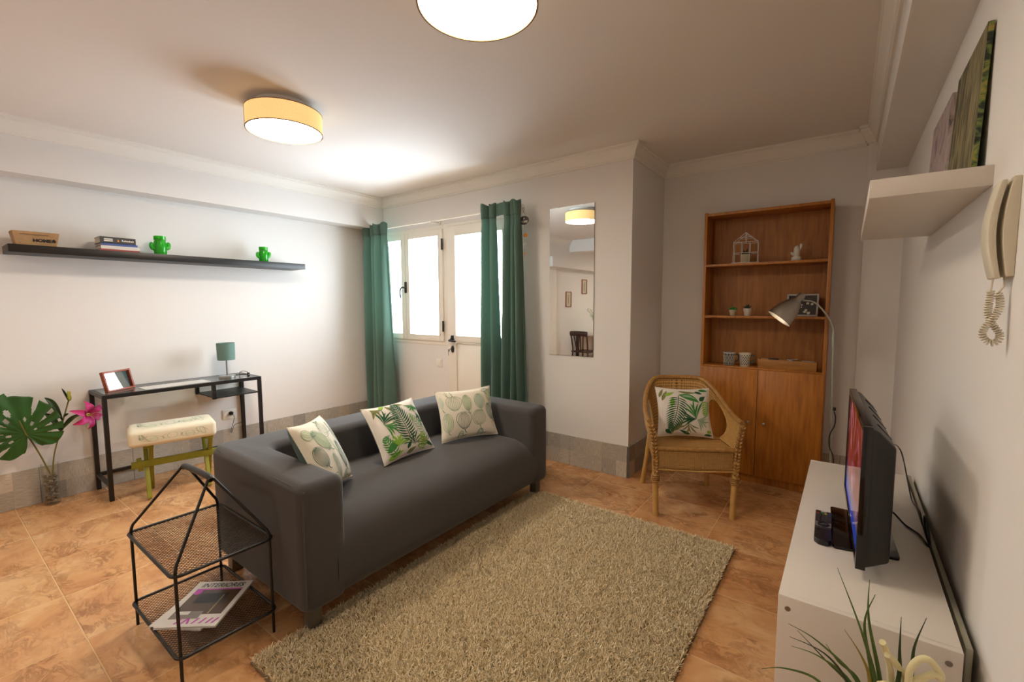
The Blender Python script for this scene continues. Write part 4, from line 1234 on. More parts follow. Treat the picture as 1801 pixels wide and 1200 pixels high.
MB().lathe([(0, .006), (.030, .006), (.036, .07), (.032, .07), (.030, .064), (0, .064)], 20).build('inner_pot', 'pot_cream', TR, smooth=40)
def rosette(mb, c, n, l, w, up, seed):
    rr = random.Random(seed)
    for k in range(n):
        a = 2 * PI * k / n + rr.uniform(-.2, .2); e = up * rr.uniform(.6, 1.3)
        d = Vector((math.cos(a) * math.cos(e), math.sin(a) * math.cos(e), math.sin(e)))
        L_ = l * rr.uniform(.8, 1.1)
        mb.tube([Vector(c), Vector(c) + d * L_ * .45 + Vector((0, 0, .002)), Vector(c) + d * L_], [w * .6, w, w * .12], 6)
    return mb
rosette(rosette(MB(), (0, 0, .066), 9, .05, .006, .35, 1), (0, 0, .068), 6, .045, .006, 1.0, 2).build('succulent', 'succulent_dark', TR, smooth=60)
# white ceramic cactus
cf = thing('cactus_figurine', 'white ceramic cactus figurine on the top bookcase shelf', 'figurine', (-.318, 3.86, SH1))
MB().lathe([(0, 0), (.030, 0), (.033, .006), (.033, .026), (.030, .030), (0, .030)], 24).build('base_pot', 'pot_white', cf, smooth=45)
MB().tube([(0, 0, .028), (0, 0, .06), (.001, 0, .09), (.002, 0, .104), (.002, 0, .110)], [.019, .021, .020, .013, .003], 16).build('cactus_body', 'pot_white', cf, smooth=70)
MB().tube(catmull([(-.012, 0, .045), (-.026, 0, .05), (-.031, 0, .06), (-.032, 0, .066)], 4), [.009] * 9 + [.009, .008, .006, .002], 10).build('cactus_arm', 'pot_white', cf, smooth=70)
MB().tube(catmull([(.012, 0, .075), (.022, 0, .09), (.026, 0, .11), (.027, 0, .124)], 4), [.009] * 9 + [.010, .009, .007, .002], 10).build('cactus_arm', 'pot_white', cf, smooth=70)
# three potted succulents
def succulent(label, x, y, pm, kind, h, r):
    t = thing('potted_succulent', label, 'plant', (x, y, SH2), 0, 'small potted succulents')
    MB().lathe([(0, 0), (r * .72, 0), (r * .86, h * .62), (r, h * .62), (r, h), (r * .88, h), (r * .84, h * .9), (0, h * .9)], 20).build('pot', pm, t, smooth=35)
    MB().lathe([(0, h * .905), (r * .84, h * .905), (0, h * .94)], 16).build('soil', 'soil', t)
    mb = MB()
    if kind == 0:
        rr = random.Random(5)
        for k in range(26):
            a = rr.uniform(0, 2 * PI); q = r * .95 * math.sqrt(rr.random())
            mb.sphere((q * math.cos(a), q * math.sin(a), h + .004 + .012 * (1 - q / r)), rr.uniform(.006, .009), 8, 6)
        mb.build('foliage', 'leaf_mid', t, smooth=70)
    else:
        rosette(rosette(mb, (0, 0, h * .92), 8, r * 1.25, .0055, .55, kind), (0, 0, h * .95), 5, r * 1.2, .0055, 1.15, kind + 3).build('foliage', 'succulent_dark', t, smooth=70)
succulent('round pot with bright green mossy succulent on the middle shelf', -.722, 3.85, 'pot_cream', 0, .046, .026)
succulent('white pot with dark pointed succulent, beside the mossy one on the middle shelf', -.619, 3.85, 'pot_white', 2, .056, .030)
succulent('white pot with dark succulent half hidden by the lamp shade', -.425, 3.87, 'pot_white', 6, .05, .028)
# picture frame
pf = thing('picture_frame', 'grey framed picture leaning on the middle shelf behind the lamp shade', 'picture frame', (-.275, 3.895, SH2), math.radians(-6))
pf.rotation_euler = (math.radians(-12), 0, math.radians(-6))
plain('frame_grey', '#a8a29c', 0.5); plain('photo_paper', '#c9c4ae', 0.6); plain('photo_ink', '#2c2420', 0.6)
fr = MB()
for a, b in (((-.10, 0, 0), (-.088, .018, .165)), ((.088, 0, 0), (.10, .018, .165)), ((-.088, 0, 0), (.088, .018, .012)), ((-.088, 0, .153), (.088, .018, .165))): fr.ab(a, b)
fr.build('frame', 'frame_grey', pf, bevel=.001)
MB().ab((-.088, .010, .012), (.088, .014, .153)).build('photograph', 'photo_ink', pf)
rr = random.Random(9); q = MB()
for k in range(14):
    x, z, r_ = rr.uniform(-.07, .07), rr.uniform(.025, .14), rr.uniform(.004, .013)
    q.add([(x + r_ * math.cos(a) * rr.uniform(.7, 1.2), .0097, z + r_ * math.sin(a) * rr.uniform(.6, 1.0)) for a in np.linspace(0, 2 * PI, 9)[:-1]], [tuple(range(8))])
tag(q.build('photo_print', 'photo_paper', pf), kind='stuff')
# mugs
plain('mug_grey', '#4a5558', 0.25); plain('mug_white', '#c7bfb0', 0.3); plain('mug_inner', '#c9c2b4', 0.4)
def mug(label, x, y, base, pat, kind, ang):
    t = thing('mug', label, 'mug', (x, y, SH3), ang, 'patterned mugs')
    MB().shell([(.0, .003), (.030, .0), (.034, .005), (.041, .100), (.0405, .104), (.038, .102), (.031, .008), (.0, .006)], 32).build('cup', base, t, smooth=40)
    MB().tube(catmull([(.036, 0, .082), (.058, 0, .086), (.068, 0, .066), (.060, 0, .038), (.036, 0, .028)], 6), .0052, 8).build('handle', 'mug_grey', t, smooth=60)
    MB().shell([(.0412, .096), (.0416, .104), (.0385, .104), (.0385, .096)], 32).build('rim', 'mug_inner', t, smooth=40)
    m = MB()
    def P(a, z): 
        r = .0345 + (z - .005) / .095 * .0068 + .0005
        return Vector((r * math.cos(a), r * math.sin(a), z))
    n, rows = (12, 4) if kind == 0 else (14, 7)
    for j in range(rows):
        for i in range(n):
            a0 = 2 * PI * (i + .5 * (j % 2)) / n; da = PI / n; z0 = .012 + .080 * (j + .5) / rows; dz = .080 / rows * (1.0 if kind == 0 else .55)
            if kind == 0:
                C_ = [(a0 + da * math.cos(s), z0 + dz * math.sin(s)) for s in np.linspace(0, 2 * PI, 13)]
                m.tube([P(a, z) for a, z in C_], .0010, 4)
            else:
                m.add([P(a0 + da * .62, z0), P(a0, z0 + dz), P(a0 - da * .62, z0), P(a0, z0 - dz)], [(0, 1, 2, 3)])
    tag(m.build('pattern', pat, t), kind='stuff')
mug('grey blue mug with pale lattice pattern', -.735, 3.842, 'mug_grey', 'mug_white', 0, .35)
mug('white mug with dark diamond pattern next to the wooden tray', -.622, 3.835, 'mug_white', 'mug_grey', 1, .30)
# wooden tray
wood('tray_wood', '#8a5a22', '#b07a34', (1, 8, 8), 0.5, 6)
tb = thing('wooden_tray', 'narrow wooden tray box with odds and ends beside the mugs', 'tray', (-.343, 3.835, SH3), math.radians(-3))
for a, b in (((-.185, -.04, 0), (.185, -.034, .068)), ((-.185, .034, 0), (.185, .04, .068)), ((-.185, -.034, 0), (-.179, .034, .068)), ((.179, -.034, 0), (.185, .034, .068))):
    MB().ab(a, b).build('tray_side', 'tray_wood', tb, bevel=.001)
MB().ab((-.179, -.034, 0), (.179, .034, .005)).build('tray_bottom', 'tray_wood', tb)
rc = MB().box((0, 0, 0), (.062, .034, .016)).build('small_black_box', 'black_plastic', bevel=.002); rc.location = (-.433, 3.842, SH3 + .068)
tag(rc, 'small black object sticking out of the wooden tray', 'gadget')
pp = MB().box((0, 0, 0), (.060, .05, .003), Matrix.Rotation(.25, 3, 'Y')).box((.012, .004, .008), (.05, .04, .002), Matrix.Rotation(-.12, 3, 'Y')).build('folded_paper', 'mag_white'); pp.location = (-.315, 3.836, SH3 + .066)
tag(pp, 'crumpled white paper slips in the middle of the wooden tray', 'paper')
pp = MB().box((0, 0, 0), (.075, .055, .004), Matrix.Rotation(.05, 3, 'X')).build('card_pile', 'mag_white'); pp.location = (-.215, 3.832, SH3 + .066)
tag(pp, 'flat white cards at the end of the wooden tray', 'cards')

# ================================================================ floor reading lamp
FLx, FLy = -.062, 3.60
RL = thing('floor_lamp', 'brushed steel reading lamp with curved neck and bell shade, switched on', 'floor lamp', (FLx, FLy, 0))
MB().lathe([(0, 0), (.125, 0), (.13, .008), (.125, .016), (.02, .022), (.012, .035), (0, .035)], 40).build('base', 'brushed_steel', RL, smooth=40)
MB().cyl((0.018, 0, .03), (-.010, 0, 1.155), .0075, n=14).build('pole', 'steel_pole', RL, smooth=60) if False else None
plain('steel_pole', '#aab0a6', 0.35, 0.7)
MB().cyl((.018, 0, .03), (-.008, 0, 1.10), .0075, n=14).build('pole', 'steel_pole', RL, smooth=60)
MB().cyl((-.008, 0, 1.085), (-.010, 0, 1.175), .0105, n=14).build('joint', 'steel_pole', RL, smooth=60)
ax0 = Vector((-.175, 0, 1.400)); axd = Vector((-.60, -.22, -.77)).normalized()
MB().tube(catmull([(-.010, 0, 1.17), (-.014, 0, 1.21), (-.040, 0, 1.27), (-.085, 0, 1.335), (-.13, 0, 1.375), ax0 + axd * .02], 8), .0058, 10).build('gooseneck', 'steel_pole', RL, smooth=60)
zz = axd; xx = zz.cross(Vector((0, 1, 0))).normalized(); yy = zz.cross(xx)
Ms = Matrix((xx, yy, zz)).transposed()
top_ = ax0 + Vector((-.012, 0, .026))
sh = MB().shell([(.0, 0), (.018, .002), (.023, .010), (.024, .050), (.030, .058), (.048, .085), (.068, .130), (.079, .185), (.0825, .215), (.0800, .215), (.076, .185), (.065, .132), (.045, .088), (.026, .062), (.0, .058)], 40, top_, Ms).build('shade', 'brushed_steel', RL, smooth=45)
emit('reading_bulb', '#ffe9c8', 26.0)
plain('shade_inside', '#f2efe6', 0.7)
MB().sphere(top_ + axd * .150, .036, 16, 12).build('bulb', 'reading_bulb', RL, smooth=70)
MB().cyl(top_ + axd * .06, top_ + axd * .12, .018, n=14).build('bulb_socket', 'shade_inside', RL, smooth=50)
MB().tube(catmull([(.016, -.009, .66), (.026, -.012, .62), (.022, -.012, .56), (.0, -.011, .50), (.002, -.012, .42), (.024, -.013, .36), (.030, -.012, .28), (.05, .05, .02), (.1, .15, .006)], 6), .0035, 6).build('power_cord', 'black_plastic', RL, smooth=60)
MB().box((.018, -.009, .675), (.016, .014, .022)).build('cord_clip', 'black_plastic', RL, bevel=.003)

# ================================================================ white TV bench, television, remote
plain('bench_white', '#d9d3ca', 0.4, grain=(400, 0.03))
BNX0, BNX1, BNY0, BNY1, BNZ = -.112, .232, 1.30, 2.545, .62
BN = thing('tv_bench', 'low white rectangular bench carrying the television', 'tv bench', ((BNX0 + BNX1) / 2, (BNY0 + BNY1) / 2, 0))
MB().ab((BNX0, BNY0 + .018, BNZ - .018), (BNX1, BNY1 - .018, BNZ)).build('top', 'bench_white', BN, bevel=.0015, world=True)
for y0, y1 in ((BNY0, BNY0 + .018), (BNY1 - .018, BNY1)):
    e = MB().ab((BNX0, y0, 0), (BNX1, y1, BNZ)).build('end_panel', 'bench_white', BN, bevel=.0015, world=True)
    if y0 == BNY0:
        for sx, sz in ((-.090, .588), (.210, .588)):
            MB().lathe([(0, 0), (.0065, 0), (.006, .0015), (.0025, .0015), (.002, .0008), (0, .0008)], 16, (sx, BNY0, sz), Matrix.Rotation(PI / 2, 3, 'X')).build('screw_cap', 'steel_dark', e, smooth=40)
MB().ab((BNX0 + .004, BNY0 + .018, .30), (BNX1 - .004, BNY1 - .018, .318)).build('shelf', 'bench_white', BN, world=True)
MB().ab((BNX0 + .004, BNY0 + .018, .05), (BNX1 - .004, BNY1 - .018, .068)).build('shelf', 'bench_white', BN, world=True)
MB().ab((BNX1 - .014, BNY0 + .018, .068), (BNX1 - .004, BNY1 - .018, BNZ - .018)).build('back_panel', 'bench_white', BN, world=True)

plain('tv_casing', '#14110f', 0.38); plain('tv_gloss', '#0c0506', 0.08)
def screen_material():
    m, t, b = nt('tv_screen_on')
    v = coords(t)
    sp = t.nodes.new('ShaderNodeSeparateXYZ'); t.links.new(v, sp.inputs[0])
    n = noise(t, v, 9, 4, .6, 1.2)
    r = ramp(t, [(0.36, '#3a0d12'), (0.5, '#8c1f24'), (0.60, '#b35a74'), (0.72, '#d9b8c8')])
    t.links.new(n.outputs['Fac'], r.inputs[0])
    r2 = ramp(t, [(0.0, '#2b4fc0'), (0.18, '#2b4fc0'), (0.2, '#7c6f98'), (0.45, '#6a5a80')]); r2.color_ramp.interpolation = 'LINEAR'
    mr = t.nodes.new('ShaderNodeMapRange'); mr.inputs['From Min'].default_value = .03; mr.inputs['From Max'].default_value = .39
    t.links.new(sp.outputs[2], mr.inputs['Value']); t.links.new(mr.outputs[0], r2.inputs[0])
    st = t.nodes.new('ShaderNodeMapRange'); st.inputs['From Min'].default_value = .10; st.inputs['From Max'].default_value = .17
    t.links.new(sp.outputs[2], st.inputs['Value'])
    mx = t.nodes.new('ShaderNodeMix'); mx.data_type = 'RGBA'
    t.links.new(st.outputs[0], mx.inputs['Factor']); t.links.new(r2.outputs[0], mx.inputs['A']); t.links.new(r.outputs[0], mx.inputs['B'])
    b.inputs['Base Color'].default_value = (.01, .01, .012, 1)
    t.links.new(mx.outputs['Result'], b.inputs['Emission Color']); b.inputs['Emission Strength'].default_value = 0.3
    b.inputs['Roughness'].default_value = 0.12
screen_material()
TVL, TVH = .645, .392
TV = thing('television', 'black flat screen television standing on the white bench, screen lit', 'television', (.046, 1.492, BNZ), math.radians(2.6))
# local: y along the screen, -x is the screen side
b0 = .030
bz_ = MB()
for a, b in (((0, 0, b0), (.022, .016, b0 + TVH)), ((0, TVL - .016, b0), (.022, TVL, b0 + TVH)), ((0, .016, b0), (.022, TVL - .016, b0 + .020)), ((0, .016, b0 + TVH - .016), (.022, TVL - .016, b0 + TVH))): bz_.ab(a, b)
bz_.build('bezel', 'tv_gloss', TV, bevel=.0015)
MB().ab((.004, .015, b0 + .018), (.010, TVL - .015, b0 + TVH - .014)).build('screen', 'tv_screen_on', TV)
MB().add([(.0195, .004, b0 + .004), (.0195, TVL - .004, b0 + .004), (.0195, TVL - .004, b0 + TVH - .004), (.0195, .004, b0 + TVH - .004),
          (.036, .010, b0 + .010), (.036, TVL - .010, b0 + .010), (.036, TVL - .010, b0 + TVH - .012), (.036, .010, b0 + TVH - .012),
          (.074, .030, b0 + .022), (.074, TVL - .030, b0 + .022), (.074, TVL - .03, b0 + TVH - .055), (.074, .03, b0 + TVH - .055)],
         [(3, 2, 1, 0)] + [(i, (i + 1) % 4, 4 + (i + 1) % 4, 4 + i) for i in range(4)] + [(4 + i, 4 + (i + 1) % 4, 8 + (i + 1) % 4, 8 + i) for i in range(4)] + [(8, 9, 10, 11)]).build('back_casing', 'tv_casing', TV, bevel=.006)
for k in range(4):
    y = .12 + k * .13
    MB().bar((.040, y, b0 + TVH - .014), (.072, y, b0 + TVH - .053), .006, .003).build('vent_rib', 'tv_gloss', TV)
MB().ab((.016, TVL / 2 - .05, .006), (.066, TVL / 2 + .05, b0 + .03)).build('neck', 'tv_casing', TV, bevel=.006)
MB().prism([(-.045, .165), (-.040, .158), (.112, .178), (.116, .185), (.112, .470), (.106, .476), (-.040, .480), (-.045, .473)], .010).build('foot', 'tv_gloss', TV, bevel=.002)

plain('remote_black', '#17151a', 0.35); plain('remote_silver', '#8d8b92', 0.3, .6); plain('button_grey', '#46454c', 0.5)
plain('button_red', '#a5323a', 0.5); plain('button_green', '#1f8a4e', 0.5); plain('button_yellow', '#d2c832', 0.5); plain('button_blue', '#2c4d9c', 0.5)
RM = thing('remote_control', 'black remote control with coloured buttons beside the television foot', 'remote control', (-.0345, 1.768, BNZ), math.radians(1.5))
MB().prism([(-.023, -.105), (-.012, -.121), (.012, -.123), (.022, -.110), (.0235, .118), (-.0235, .122)], .018).build('body', 'remote_black', RM, bevel=.004)
for k, c in enumerate(('button_red', 'button_green', 'button_yellow', 'button_blue')):
    MB().box((-.016 + k * .0107, .092 - k * .001, .0188), (.007, .006, .003)).build('button', c, RM)
MB().box((0, .108, .0186), (.016, .006, .002)).build('brand_plate', 'mag_white', RM)
for j in range(4):
    for i in range(3):
        MB().box((-.014 + i * .014, .076 - j * .015, .0186), (.009, .006, .003)).build('button', 'button_grey', RM)
for i in range(4): MB().box((-.015 + i * .010, -.034, .0186), (.006, .008, .003)).build('button', 'button_grey', RM)
MB().box((0, -.002, .0183), (.043, .036, .001)).build('control_panel', 'remote_silver', RM)
MB().lathe([(.010, 0), (.016, .0), (.016, .003), (.010, .003), (.010, 0)], 24, (0, -.002, .0186), Matrix.Diagonal((1, 1.0, 1))).build('control_ring', 'remote_black', RM, smooth=40)
MB().lathe([(0, 0), (.006, .0), (.006, .003), (0, .003)], 16, (0, -.002, .0186)).build('button', 'button_grey', RM, smooth=40)

pn = MB().ab((XR - .024, 1.36, 0), (XR - .011, 2.62, .602)).build('upright_panel', 'pale_grey_tile', bevel=.003)
tag(pn, 'narrow grey green panel standing between the white bench and the wall', 'panel')

# cables behind the television
cb_ = MB().tube(catmull([(.118, 1.86, .70), (.150, 1.96, .66), (.185, 1.955, .626), (.215, 1.90, .625), (.2275, 1.83, .626), (.238, 1.86, .61), (.238, 1.93, .645), (.237, 1.985, .66), (.236, 1.99, .64), (.238, 1.93, .59), (.238, 1.86, .45)], 8), .0032, 6).build('power_cable', 'black_plastic', smooth=60)
tag(cb_, 'thick black cable looping over the bench edge behind the television', 'cable')
cb_ = MB().tube(catmull([(.118, 2.06, .80), (.160, 2.25, .82), (.196, 2.36, .77), (.215, 2.30, .68), (.225, 2.22, .626), (.237, 2.10, .625), (.238, 2.04, .56), (.238, 1.98, .42)], 8), .0024, 6).build('antenna_cable', 'black_plastic', smooth=60)
tag(cb_, 'thin brown cable drooping from the back of the television to the wall', 'cable')

# ================================================================ white wall shelf, two canvases
ws = MB().ab((.031, 1.60, 1.653), (XR, 2.655, 1.702)).build('wall_shelf', 'bench_white', bevel=.0012)
tag(ws, 'white floating shelf holding two canvases above the television', 'shelf')
def canvas_material(name, stops, sc, seed):
    m, t, b = nt(name)
    v = coords(t, scale=sc)
    n = noise(t, v, 10, 6, .65, 1.5)
    r = ramp(t, stops); r.color_ramp.interpolation = 'LINEAR'
    t.links.new(n.outputs['Fac'], r.inputs[0]); t.links.new(r.outputs[0], b.inputs['Base Color'])
    b.inputs['Roughness'].default_value = .7
canvas_material('canvas_green', [(0.30, '#241c16'), (0.42, '#453c2c'), (0.50, '#6e6848'), (0.58, '#8f8660'), (0.66, '#6e4a36'), (0.76, '#565840')], (1, 2.2, .35), 1)
canvas_material('canvas_lilac', [(0.30, '#24302a'), (0.40, '#8d7d78'), (0.55, '#b5a7a2'), (0.64, '#8f6f80'), (0.72, '#6f7a5c')], (1, 1, .5), 2)
canvas_material('canvas_edge_green', [(0.32, '#141012'), (0.44, '#29382a'), (0.52, '#6f8044'), (0.60, '#a89a4a'), (0.68, '#93402e'), (0.8, '#3c4f38')], (.8, .8, 1.6), 3)
def painting(label, y0, w, h, face, edge):
    t = thing('canvas_painting', label, 'painting', (.240, y0, 1.702), 0, 'canvases on the white shelf')
    t.rotation_euler = (0, math.radians(2.0), 0)
    MB().ab((0, 0, 0), (.012, w, h)).build('stretched_canvas', edge, t, bevel=.002)
    MB().ab((-.0008, .001, .001), (.0005, w - .001, h - .001)).build('picture_face', face, t)
painting('green and ochre abstract canvas nearest the intercom on the white shelf', 1.70, .395, .382, 'canvas_green', 'canvas_edge_green')
painting('pale lilac grey abstract canvas at the far end of the white shelf', 2.20, .43, .385, 'canvas_lilac', 'canvas_lilac')

# ================================================================ intercom handset
plain('intercom_cream', '#d6cfba', 0.4); plain('intercom_shadow_gap', '#3a332a', 0.7)
IC = thing('intercom_phone', 'cream wall intercom with curved handset and coiled cord', 'intercom', (XR, 1.39, 1.52))
def banana(x_in, x_tip, x_mid, th_tip, th_mid, y0, y1, z0, z1, n=14):
    """curved slab: outer face bulges towards -x"""
    mb = MB(); prev = None
    vs = []; fs = []
    for i in range(n + 1):
        k = i / n; z = z0 + (z1 - z0) * k; s_ = math.sin(PI * k)
        xo = x_tip + (x_mid - x_tip) * s_; th = th_tip + (th_mid - th_tip) * s_
        for x, y in ((xo, y0), (xo, y1), (xo + th, y1), (xo + th, y0)): vs.append((x, y, z))
    for i in range(n):
        for j in range(4): fs.append((4 * i + j, 4 * i + (j + 1) % 4, 4 * i + 4 + (j + 1) % 4, 4 * i + 4 + j))
    fs += [(3, 2, 1, 0), tuple(4 * n + j for j in range(4))]
    return mb.add(vs, fs)
banana(0, -.0115, -.021, .0115, .021, -.035, .045, -.098, .104).build('base_unit', 'intercom_cream', IC, bevel=.002)
banana(0, -.0275, -.0425, .0095, .013, -.030, .035, -.102, .100).build('handset', 'intercom_cream', IC, bevel=.003)
for k in range(8):
    z = .080 - k * .009
    MB().box((-.0195 - .002 * math.sin(k / 8), .037, z), (.002, .012, .003)).build('grille_slot', 'intercom_shadow_gap', IC)
for z in (.018, .006): MB().sphere((-.0215, .038, z), (.003, .005, .004), 10, 6).build('call_button', 'intercom_cream', IC, smooth=60)
MB().box((-.017, .040, .096), (.004, .005, .003)).build('indicator', 'button_blue', IC)
path_ = [Vector(p) - Vector((XR, 1.39, 1.52)) for p in ((.239, 1.372, 1.392), (.238, 1.372, 1.37), (.237, 1.370, 1.345), (.245, 1.368, 1.322), (.256, 1.365, 1.303), (.253, 1.362, 1.288), (.242, 1.360, 1.284), (.230, 1.360, 1.298), (.233, 1.362, 1.316), (.243, 1.364, 1.332), (.251, 1.366, 1.350), (.254, 1.370, 1.370), (.250, 1.372, 1.388))]
P = catmull(path_, 40); cp = []
ang = 0.0
for i in range(len(P) - 1):
    d = (P[i + 1] - P[i]); L_ = d.length; d.normalize()
    u = d.cross(Vector((0, 1, 0))); u = u.normalized() if u.length > .01 else Vector((1, 0, 0)); w = d.cross(u)
    ang += L_ / .0052 * 2 * PI
    cp.append(P[i] + (u * math.cos(ang) + w * math.sin(ang)) * .0052)
MB().tube([Vector((-.0245, -.002, -.100)), Vector((-.0285, -.018, -.118)), P[0]], .0019, 6).build('cord_end', 'intercom_cream', IC, smooth=60)
MB().tube(cp, .0019, 5).build('coiled_cord', 'intercom_cream', IC, smooth=60)
MB().tube([P[-1], Vector((-.010, -.016, -.118)), Vector((-.008, .0, -.098))], .0019, 6).build('cord_end', 'intercom_cream', IC, smooth=60)

# ================================================================ plant with white looped flowers in front of the bench
plain('blade_green', '#35501f', 0.45, var=(14, '#5f7a2c')); plain('blade_dark', '#1f2f18', 0.45, var=(12, '#35491f')); plain('blade_yellow', '#8f7d2c', 0.5)
plain('felt_white', '#e4dcae', 0.95, grain=(500, .8)); plain('pot_glaze', '#bdb6aa', 0.4)
FP = thing('potted_plant', 'artificial grass plant with cream looped flowers in front of the white bench', 'plant', (.09, 1.165, 0))
MB().lathe([(0, 0), (.060, 0), (.064, .01), (.078, .30), (.080, .31), (.072, .31), (.068, .28), (0, .28)], 32).build('pot', 'pot_glaze', FP, smooth=40)
MB().lathe([(0, .281), (.068, .281), (0, .29)], 20).build('soil', 'soil', FP)
blades = [[(.006, 1.116, .823), (.052, 1.143, .689), (.081, 1.159, .579)], [(.061, 1.162, .794), (.064, 1.166, .706), (.089, 1.168, .577)], [(.07, 1.135, .78), (.057, 1.153, .698), (.077, 1.163, .574)],
          [(.115, 1.171, .73), (.116, 1.17, .664), (.117, 1.17, .59)], [(.153, 1.174, .743), (.138, 1.172, .674), (.135, 1.171, .599)], [(-.073, 1.09, .682), (-.019, 1.13, .639), (.051, 1.154, .567)],
          [(-.069, 1.082, .659), (-.008, 1.126, .621), (.034, 1.152, .559)], [(-.072, 1.206, .556), (-.018, 1.188, .568), (.04, 1.177, .544)], [(-.122, 1.119, .533), (-.079, 1.144, .538), (-.015, 1.16, .528)],
          [(.024, 1.115, .696), (.055, 1.143, .634), (.072, 1.159, .574)], [(-.064, 1.229, .586), (-.007, 1.2, .558), (.046, 1.182, .524)], [(-.006, 1.151, .628), (.018, 1.16, .591), (.054, 1.166, .56)]]
def blade(mb, pts, w):
    """folded grass blade, a little v-shaped"""
    P = catmull(pts, 6); n = len(P); vs = []
    for i, p in enumerate(P):
        k = i / (n - 1); d = (P[min(i + 1, n - 1)] - P[max(i - 1, 0)]).normalized()
        s_ = d.cross(Vector((0, 1, 0))); s_ = s_.normalized() if s_.length > .01 else Vector((1, 0, 0))
        nn = s_.cross(d)
        ww = w * (math.sin(PI * min(.97, .12 + .5 * k + .35 * k)) if k < .999 else 0) * (1 - k ** 3) + .0004
        vs += [p + s_ * ww + nn * ww * .5, p, p - s_ * ww + nn * ww * .5]
    fs = []
    for i in range(n - 1):
        for j in range(2): fs.append((3 * i + j, 3 * i + j + 1, 3 * i + j + 4, 3 * i + j + 3))
    return mb.add(vs, fs)
for k, b in enumerate(blades):
    root = Vector((.09 + .02 * math.cos(k), 1.165 + .02 * math.sin(k), .285))
    mid = root.lerp(Vector(b[2]), .55) + Vector((0, 0, .03))
    m = 'blade_yellow' if k == 9 else ('blade_dark' if k in (3, 4, 6, 10) else 'blade_green')
    blade(MB(), [root, mid, b[2], b[1], b[0]], .0042 if k < 5 else .0034).build('leaf_blade', m, FP, smooth=60, world=True, solid=.0006)
for b in ([(.087, 1.15, .676), (.097, 1.17, .64), (.108, 1.19, .565), (.10, 1.18, .42)], [(.096, 1.152, .652), (.114, 1.17, .626), (.129, 1.19, .576), (.11, 1.18, .43)],
          [(.131, 1.15, .600), (.131, 1.15, .634), (.142, 1.16, .656), (.157, 1.165, .664), (.170, 1.17, .652), (.180, 1.175, .634), (.178, 1.175, .624)],
          [(.178, 1.172, .630), (.168, 1.165, .637), (.152, 1.158, .626), (.140, 1.155, .615), (.134, 1.152, .600)], [(.085, 1.14, .589), (.1, 1.15, .590), (.118, 1.16, .580)]):
    MB().tube(catmull(b, 6), .0062, 10).build('looped_flower', 'felt_white', FP, smooth=70, world=True)
for b in ([(.131, 1.15, .602), (.125, 1.16, .5), (.10, 1.165, .29)], [(.137, 1.153, .60), (.128, 1.16, .5), (.095, 1.17, .29)]):
    MB().tube(catmull(b, 6), .0025, 6).build('stem', 'blade_dark', FP, smooth=60, world=True)

# ================================================================ glass-topped desk
DX_F, DX_R, DY0, DY1, DZ = -4.086, -4.436, .785, 1.808, .750
DK = thing('desk', 'narrow black metal desk with clear glass top and small side shelf', 'desk', (-4.26, 1.297, 0))
w_ = .013
for x in (DX_F, DX_R):
    for y in (DY0, DY1):
        MB().ab((x - w_, y - w_, 0), (x + w_, y + w_, DZ)).build('leg', 'black_metal', DK, bevel=.001, seg=1, world=True)
for x in (DX_F, DX_R): MB().ab((x - w_, DY0 + w_, DZ - .026), (x + w_, DY1 - w_, DZ)).build('top_rail', 'black_metal', DK, bevel=.001, seg=1, world=True)
for y in (DY0, DY1):
    MB().ab((DX_R + w_, y - w_, DZ - .026), (DX_F - w_, y + w_, DZ)).build('top_rail', 'black_metal', DK, bevel=.001, seg=1, world=True)
    MB().ab((DX_R + w_, y - .011, .100), (DX_F - w_, y + .011, .124)).build('foot_rail', 'black_metal', DK, bevel=.001, seg=1, world=True)
MB().ab((DX_R - .011, DY0 + w_, .100), (DX_R + .011, DY1 - w_, .124)).build('foot_rail', 'black_metal', DK, bevel=.001, seg=1, world=True)
glassy('desk_glass', (.90, .95, .93, 1), 0.0, 0.10)
MB().ab((DX_R + w_, DY0 + w_, DZ - .008), (DX_F - w_, DY1 - w_, DZ)).build('glass_top', 'desk_glass', DK, world=True)
MB().ab((DX_R - w_, 1.455, .612), (DX_F + w_, DY1 - w_, .622)).build('side_shelf', 'black_metal', DK, bevel=.001, seg=1, world=True)
for x in (DX_F, DX_R): MB().ab((x - w_, 1.455 - w_, .608), (x + w_, 1.455 + w_, DZ - .026)).build('shelf_post', 'black_metal', DK, bevel=.001, seg=1, world=True)

# on the desk
wood('frame_red_wood', '#7a3318', '#a24c28', (1, 8, 8), .45, 8)
FR = thing('picture_frame', 'reddish wood photo frame tilted on the glass desk reflecting the window', 'picture frame', (-4.262, .916, DZ))
FR.rotation_euler = (math.radians(-14), 0, math.radians(123))
fw_, fh_ = .215, .148
for a, b in (((-fw_ / 2, -.012, 0), (-fw_ / 2 + .012, .014, fh_)), ((fw_ / 2 - .012, -.012, 0), (fw_ / 2, .014, fh_)), ((-fw_ / 2 + .012, -.012, 0), (fw_ / 2 - .012, .014, .012)), ((-fw_ / 2 + .012, -.012, fh_ - .012), (fw_ / 2 - .012, .014, fh_))):
    MB().ab(a, b).build('frame_bar', 'frame_red_wood', FR, bevel=.001)
plain('night_photo', '#27414a', .5, var=(30, '#11161c'))
MB().ab((-fw_ / 2 + .012, .006, .012), (fw_ / 2 - .012, .010, fh_ - .012)).build('photograph', 'night_photo', FR)
glassy('frame_glass', (.95, .97, .97, 1), 0.0, 0.12)
MB().ab((-fw_ / 2 + .012, .002, .012), (fw_ / 2 - .012, .0035, fh_ - .012)).build('pane', 'frame_glass', FR)
bl = MB().box((-4.195, 1.235, DZ + .0015), (.165, .43, .002), Matrix.Rotation(.03, 3, 'Z')).build('paper_sheet', 'mag_white')
